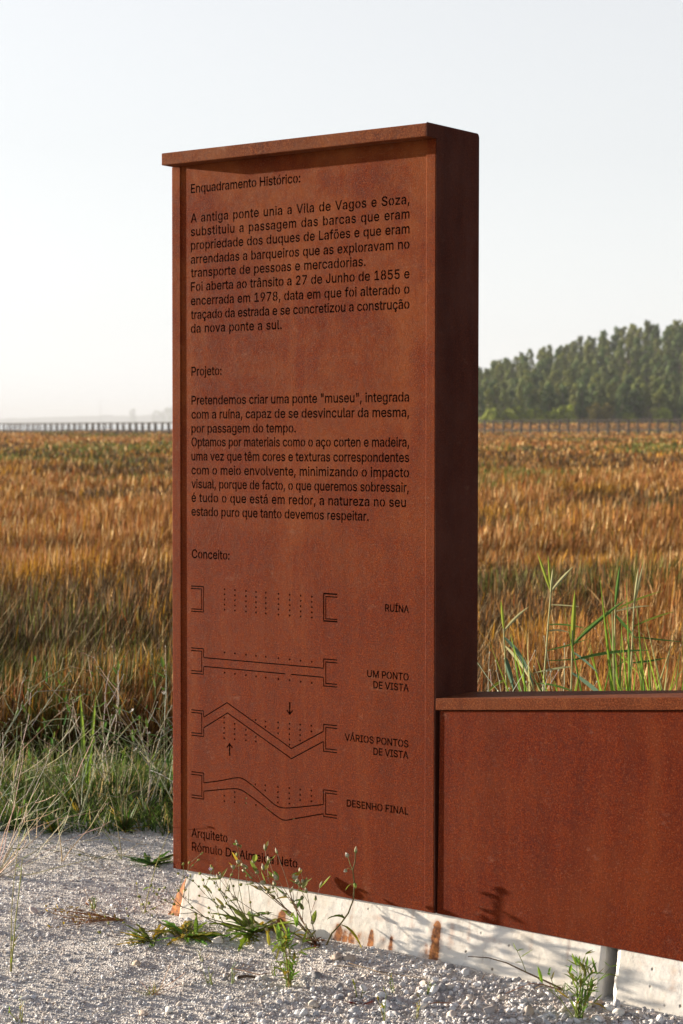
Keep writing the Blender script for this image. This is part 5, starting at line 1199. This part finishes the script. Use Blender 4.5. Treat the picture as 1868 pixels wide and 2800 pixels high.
for x in (2.2, 3.8):
    bm = bmesh.new(); m = MB(); sg = 1 if x < 3 else -1
    m.tube([(x, 1.2*sgn, zb(x)+.15), (x + sg*1.5, 1.2*sgn, zb(x)+1.25)], .06, .06, (.2, .18, .15)); m.build('brace', M_WOOD, bw); bm.free()

# ------------------------------------------------------------------ wooded hill on the right
def hill_z(x, y):
    x = np.asarray(x, float); y = np.asarray(y, float)
    t = smooth01((y - 452) / 190) * (5 + 20 * smooth01((x - 8) / 110)); bank = 1.7 * smooth01((y - 396) / 34)
    return -.5 + (t + bank) * smooth01((x - 9) / 24)
tag(grid_sheet('hill', np.arange(-60, 261, 8.0), np.arange(388, 720, 6.0), hill_z, M_HILL), kind='structure')
n = 30000
Y = gr.uniform(396, 452, n); X = gr.uniform(12, 110, n)
B, T = marsh_colors(X * .3, Y); T = T * .75 + np.array((.26, .13, .04)) * .4
blades('bank_grass', X, Y, hill_z(X, Y) - .05, gr.uniform(.3, .7, n), gr.uniform(.25, .5, n), np.abs(gr.normal(.1, .1, n)), wind(n), B, T, 2, 'dry orange grass on the bank below the wood', M_GRASS, .35, 2.2, True)

def crown_mesh(seed, h, w, kind):
    rs = np.random.RandomState(seed); V, C = [], []
    n = 50 if kind == 'tree' else 26
    for i in range(n):
        t = (i + rs.rand()) / n
        if kind == 'tree':
            z = h * (.22 + .72 * t); rad = w * .42 * (math.sin(math.pi * (.22 + .70 * t)) ** .7) * rs.uniform(.35, 1.0)
        else:
            z = h * (.18 + .72 * t); rad = w * .5 * math.sqrt(max(.05, 1 - (t*1.0 - .1) ** 2)) * rs.uniform(.5, 1.0)
        a = rs.rand() * 6.28; c = np.array([rad * math.cos(a), rad * math.sin(a), z]); r = w * rs.uniform(.13, .24) * (1 - .25 * t)
        g = rs.uniform(.55, 1.45); m = 90
        p = rs.randn(m, 3); p /= np.linalg.norm(p, axis=1)[:, None]; p *= (rs.rand(m, 1) ** .4) * r; p[:, 2] *= 1.25
        s = rs.uniform(.09, .21, (m, 1)) * w / 4.2
        nr = p / np.linalg.norm(p, axis=1)[:, None] + rs.randn(m, 3) * .40 + np.array([c[0], c[1], 0]) / w; a1 = np.cross(nr, rs.randn(m, 3)); a1 /= np.linalg.norm(a1, axis=1)[:, None]; a2 = np.cross(nr, a1); a2 /= np.linalg.norm(a2, axis=1)[:, None]
        q = c + p
        V.append(np.stack([q - a1*s, q + a2*s*.6, q + a1*s*1.1, q - a2*s*.6], 1).reshape(-1, 3))
        C.append(np.repeat(np.tile(np.array([[.128, .165, .052]]) * g, (m, 1)) * rs.uniform(.8, 1.2, (m, 1)), 4, 0))
    V = np.concatenate(V); C = np.concatenate(C)
    return V, np.arange(len(V)).reshape(-1, 4), C
def tinted(name, mul):
    m = leafmat(name, .12, .6, .15, mul)
    return m
M_EUC = [tinted('eucalyptus_leaves', (1.1, 1.05, .9)), tinted('eucalyptus_leaves_olive', (1.3, 1.12, .8)), tinted('eucalyptus_leaves_deep', (.72, .85, .80))]
M_BUSH = tinted('willow_leaves', (2.1, 1.9, .8)); M_BBUSH = tinted('rusty_bush_leaves', (1.7, 1.1, .8)); M_HAZY = tinted('distant_leaves', (.9, .9, .9))
def trunk_bm(h, r, seed):
    rng = random.Random(seed); m = MB()
    P = [(rng.gauss(0, .12) * i / 4, rng.gauss(0, .12) * i / 4, h * .82 * i / 6) for i in range(7)]
    m.tube(P, r, r * .25, (.3, .25, .2), 6)
    for i in (2, 3, 4, 5):
        a = rng.uniform(0, 6.28); m.tube([P[i], (P[i][0] + math.cos(a)*h*.06, P[i][1] + math.sin(a)*h*.06, P[i][2] + h*.09), (P[i][0] + math.cos(a)*h*.10, P[i][1] + math.sin(a)*h*.10, P[i][2] + h*.17)], r*.4, r*.12, (.3, .25, .2), 4)
    return m
protos = []
for i in range(7):
    h = 10.6; w = (3.3, 4.1, 3.7, 4.6, 3.0, 4.2, 3.6)[i]
    root = empty('eucalyptus_tree', (0, 0, 0))
    V, F, C = crown_mesh(300 + i, h, w, 'tree'); make('crown', V, F, M_EUC[(0, 1, 0, 2, 1, 0, 2)[i]], root, col=C)
    trunk_bm(h, .22, 310 + i).build('trunk', M_BARK, root); protos.append(root)
def copy_tree(src):
    r = src.copy(); COL.objects.link(r)
    for ch in src.children:
        c = ch.copy(); COL.objects.link(c); c.parent = r
    return r
tr = random.Random(77); used = [False] * 7; cnt = 0
rows = [(456 + 14*k) for k in range(13)]
for ri, y in enumerate(rows):
    step = 3.2 if ri < 2 else 3.75
    x = y * .046 + tr.uniform(0, 3)
    while x < y * .172 + 9 and cnt < 292:
        yy = y + tr.uniform(-6, 6); xx = x + tr.uniform(-1.2, 1.2); x += step * tr.uniform(.75, 1.3)
        if xx < yy * .046: continue
        i = tr.randrange(7); o = protos[i] if not used[i] else copy_tree(protos[i]); used[i] = True
        sc = tr.uniform(.88, 1.07) * (.92 if ri == 0 else 1); wx = sc * tr.uniform(.85, 1.2)
        o.location = (xx, yy, float(hill_z(xx, yy)) - .3); o.rotation_euler = (0, 0, tr.uniform(0, 6.28)); o.scale = (wx, wx, sc); cnt += 1
        tag(o, 'slender eucalyptus tree in the wood on the low hill across the marsh', 'tree', 'eucalyptus trees on the far hill')
for i in range(7):
    if not used[i]:
        for ch in list(protos[i].children): bpy.data.objects.remove(ch)
        bpy.data.objects.remove(protos[i])
# bushes along the water's edge below the wood
bush = []
for i in range(3):
    root = empty('shore_bush', (0, 0, 0)); V, F, C = crown_mesh(340 + i, 4.4, 5.4, 'bush'); make('crown', V, F, M_BUSH, root, col=C); trunk_bm(3.2, .12, 345 + i).build('trunk', M_BARK, root); bush.append(root)
BUSHES = [(33.5,.9,'dull green bush at the left end of the shore, close to the stele'),(38.4,1.0,'wide yellow green bush on the far shore left of the pale one'),(43.2,.95,'yellow green bush on the far shore between two rounder bushes'),(46.6,.75,'small dull bush on the far shore between the brighter bushes'),(50.3,1.1,'round bright green bush on the far shore under the dark wood'),(64.5,.72,'small dark bush right of the brown bush'),(72.0,.9,'green bush on the shore under the tall trees'),(78.0,.8,'low bush near the right end of the shore')]
for i, (x, sc, lb) in enumerate(BUSHES):
    o = bush[i] if i < 3 else copy_tree(bush[i % 3]); o.location = (x, 446, float(hill_z(x, 446)) - .2); o.scale = (sc, sc, sc); o.rotation_euler = (0, 0, i * 1.7); tag(o, lb, 'bush', 'bushes along the far shore')
root = empty('shore_bush', (57.5, 445, float(hill_z(57.5, 445)) - .2)); V, F, C = crown_mesh(349, 5.0, 6.6, 'bush'); make('crown', V, F, M_BBUSH, root, col=C); trunk_bm(3.4, .12, 350).build('trunk', M_BARK, root); tag(root, 'brown autumn coloured bush on the far shore', 'bush')

# ------------------------------------------------------------------ estuary and the faint far shore on the left
tag(make('water', [(-900, 420, -.20), (-14, 420, -.20), (-40, 1200, -.20), (200, 9500, -.20), (-2600, 9500, -.20)], [(0, 1, 2, 3, 4)], M_WATER), kind='structure')
def ridge(name, x0, x1, y, depth, prof, seed):
    xs = np.linspace(x0, x1, 160); nz = 12
    vs = []; 
    for x in xs:
        h = prof(x) * (.85 + .3 * float(fbm(np.array(x * .02), np.array(0.0), seed)))
        for j in range(nz + 1):
            t = j / nz
            vs.append((x, y + depth * t, h * math.sin(math.pi * t) ** .7 - .5 + (float(fbm(np.array(x*.06), np.array(t*9), seed+1)) - .5) * h * .22 * math.sin(math.pi*t)))
    fs = [(i*(nz+1)+j, (i+1)*(nz+1)+j, (i+1)*(nz+1)+j+1, i*(nz+1)+j+1) for i in range(159) for j in range(nz)]
    return tag(make(name, vs, fs, M_FAR), kind='structure')
ridge('far_hills', -3200, 1400, 11200, 1400, lambda x: 26 + 30 * math.exp(-((x + 1120) / 840) ** 2) + 10 * math.exp(-((x + 360) / 240) ** 2), 90)
ft = None
for i, (x, y, h) in enumerate([(-232,2500,20),(-222,2520,24),(-210,2480,26),(-200,2530,30),(-190,2500,32),(-179,2520,35),(-168,2490,36),(-156,2520,38),(-144,2500,40),(-268,2560,23),(-132,2510,41),(-120,2490,40)]):
    if ft is None:
        ft = empty('hazy_tree', (0, 0, 0)); V, F, C = crown_mesh(360, 20, 12, 'bush'); make('crown', V, F, M_HAZY, ft, col=C); trunk_bm(15, .5, 361).build('trunk', M_BARK, ft); o = ft
    else: o = copy_tree(ft)
    o.location = (x * 3.4, y * 3.4, -.4); o.scale = (h/6.2 * (.55 if i == 9 else 1.1), h/6.2, h/6.2); o.rotation_euler = (0, 0, i)
    tag(o, 'pale hazy tree on the far shore left of the stele' if i != 9 else 'lone upright hazy tree on the far shore, apart from the others', 'tree', 'hazy trees on the far shore' if i != 9 else None)
mast = empty('mast', (-725, 6000, -.4)); tag(mast, 'thin hazy mast on the far shore', 'mast')
m = MB(); m.tube([(0, 0, 0), (0, 0, 40), (0, 0, 74)], 1.1, .6, (.3, .3, .3), 6); m.build('pole', M_METAL, mast)
m = MB(); m.tube([(-3, 0, 69), (3, 0, 69)], .7, .7, (.3, .3, .3), 4); m.build('crossbar', M_METAL, mast)

# ------------------------------------------------------------------ the evening haze over the marsh
hz = NT('evening_haze'); pvn = hz.n('ShaderNodeVolumePrincipled')
pvn.inputs['Color'].default_value = (.62, .66, .72, 1); pvn.inputs['Density'].default_value = HAZE; pvn.inputs['Anisotropy'].default_value = 0.0
hz.l(pvn.outputs[0], hz.out.inputs['Volume'])
hb = from_bm('haze', bm_box(-13500, 13500, -13000, 13500, -8.0, 90.0), hz.m)
tag(hb, kind='stuff')
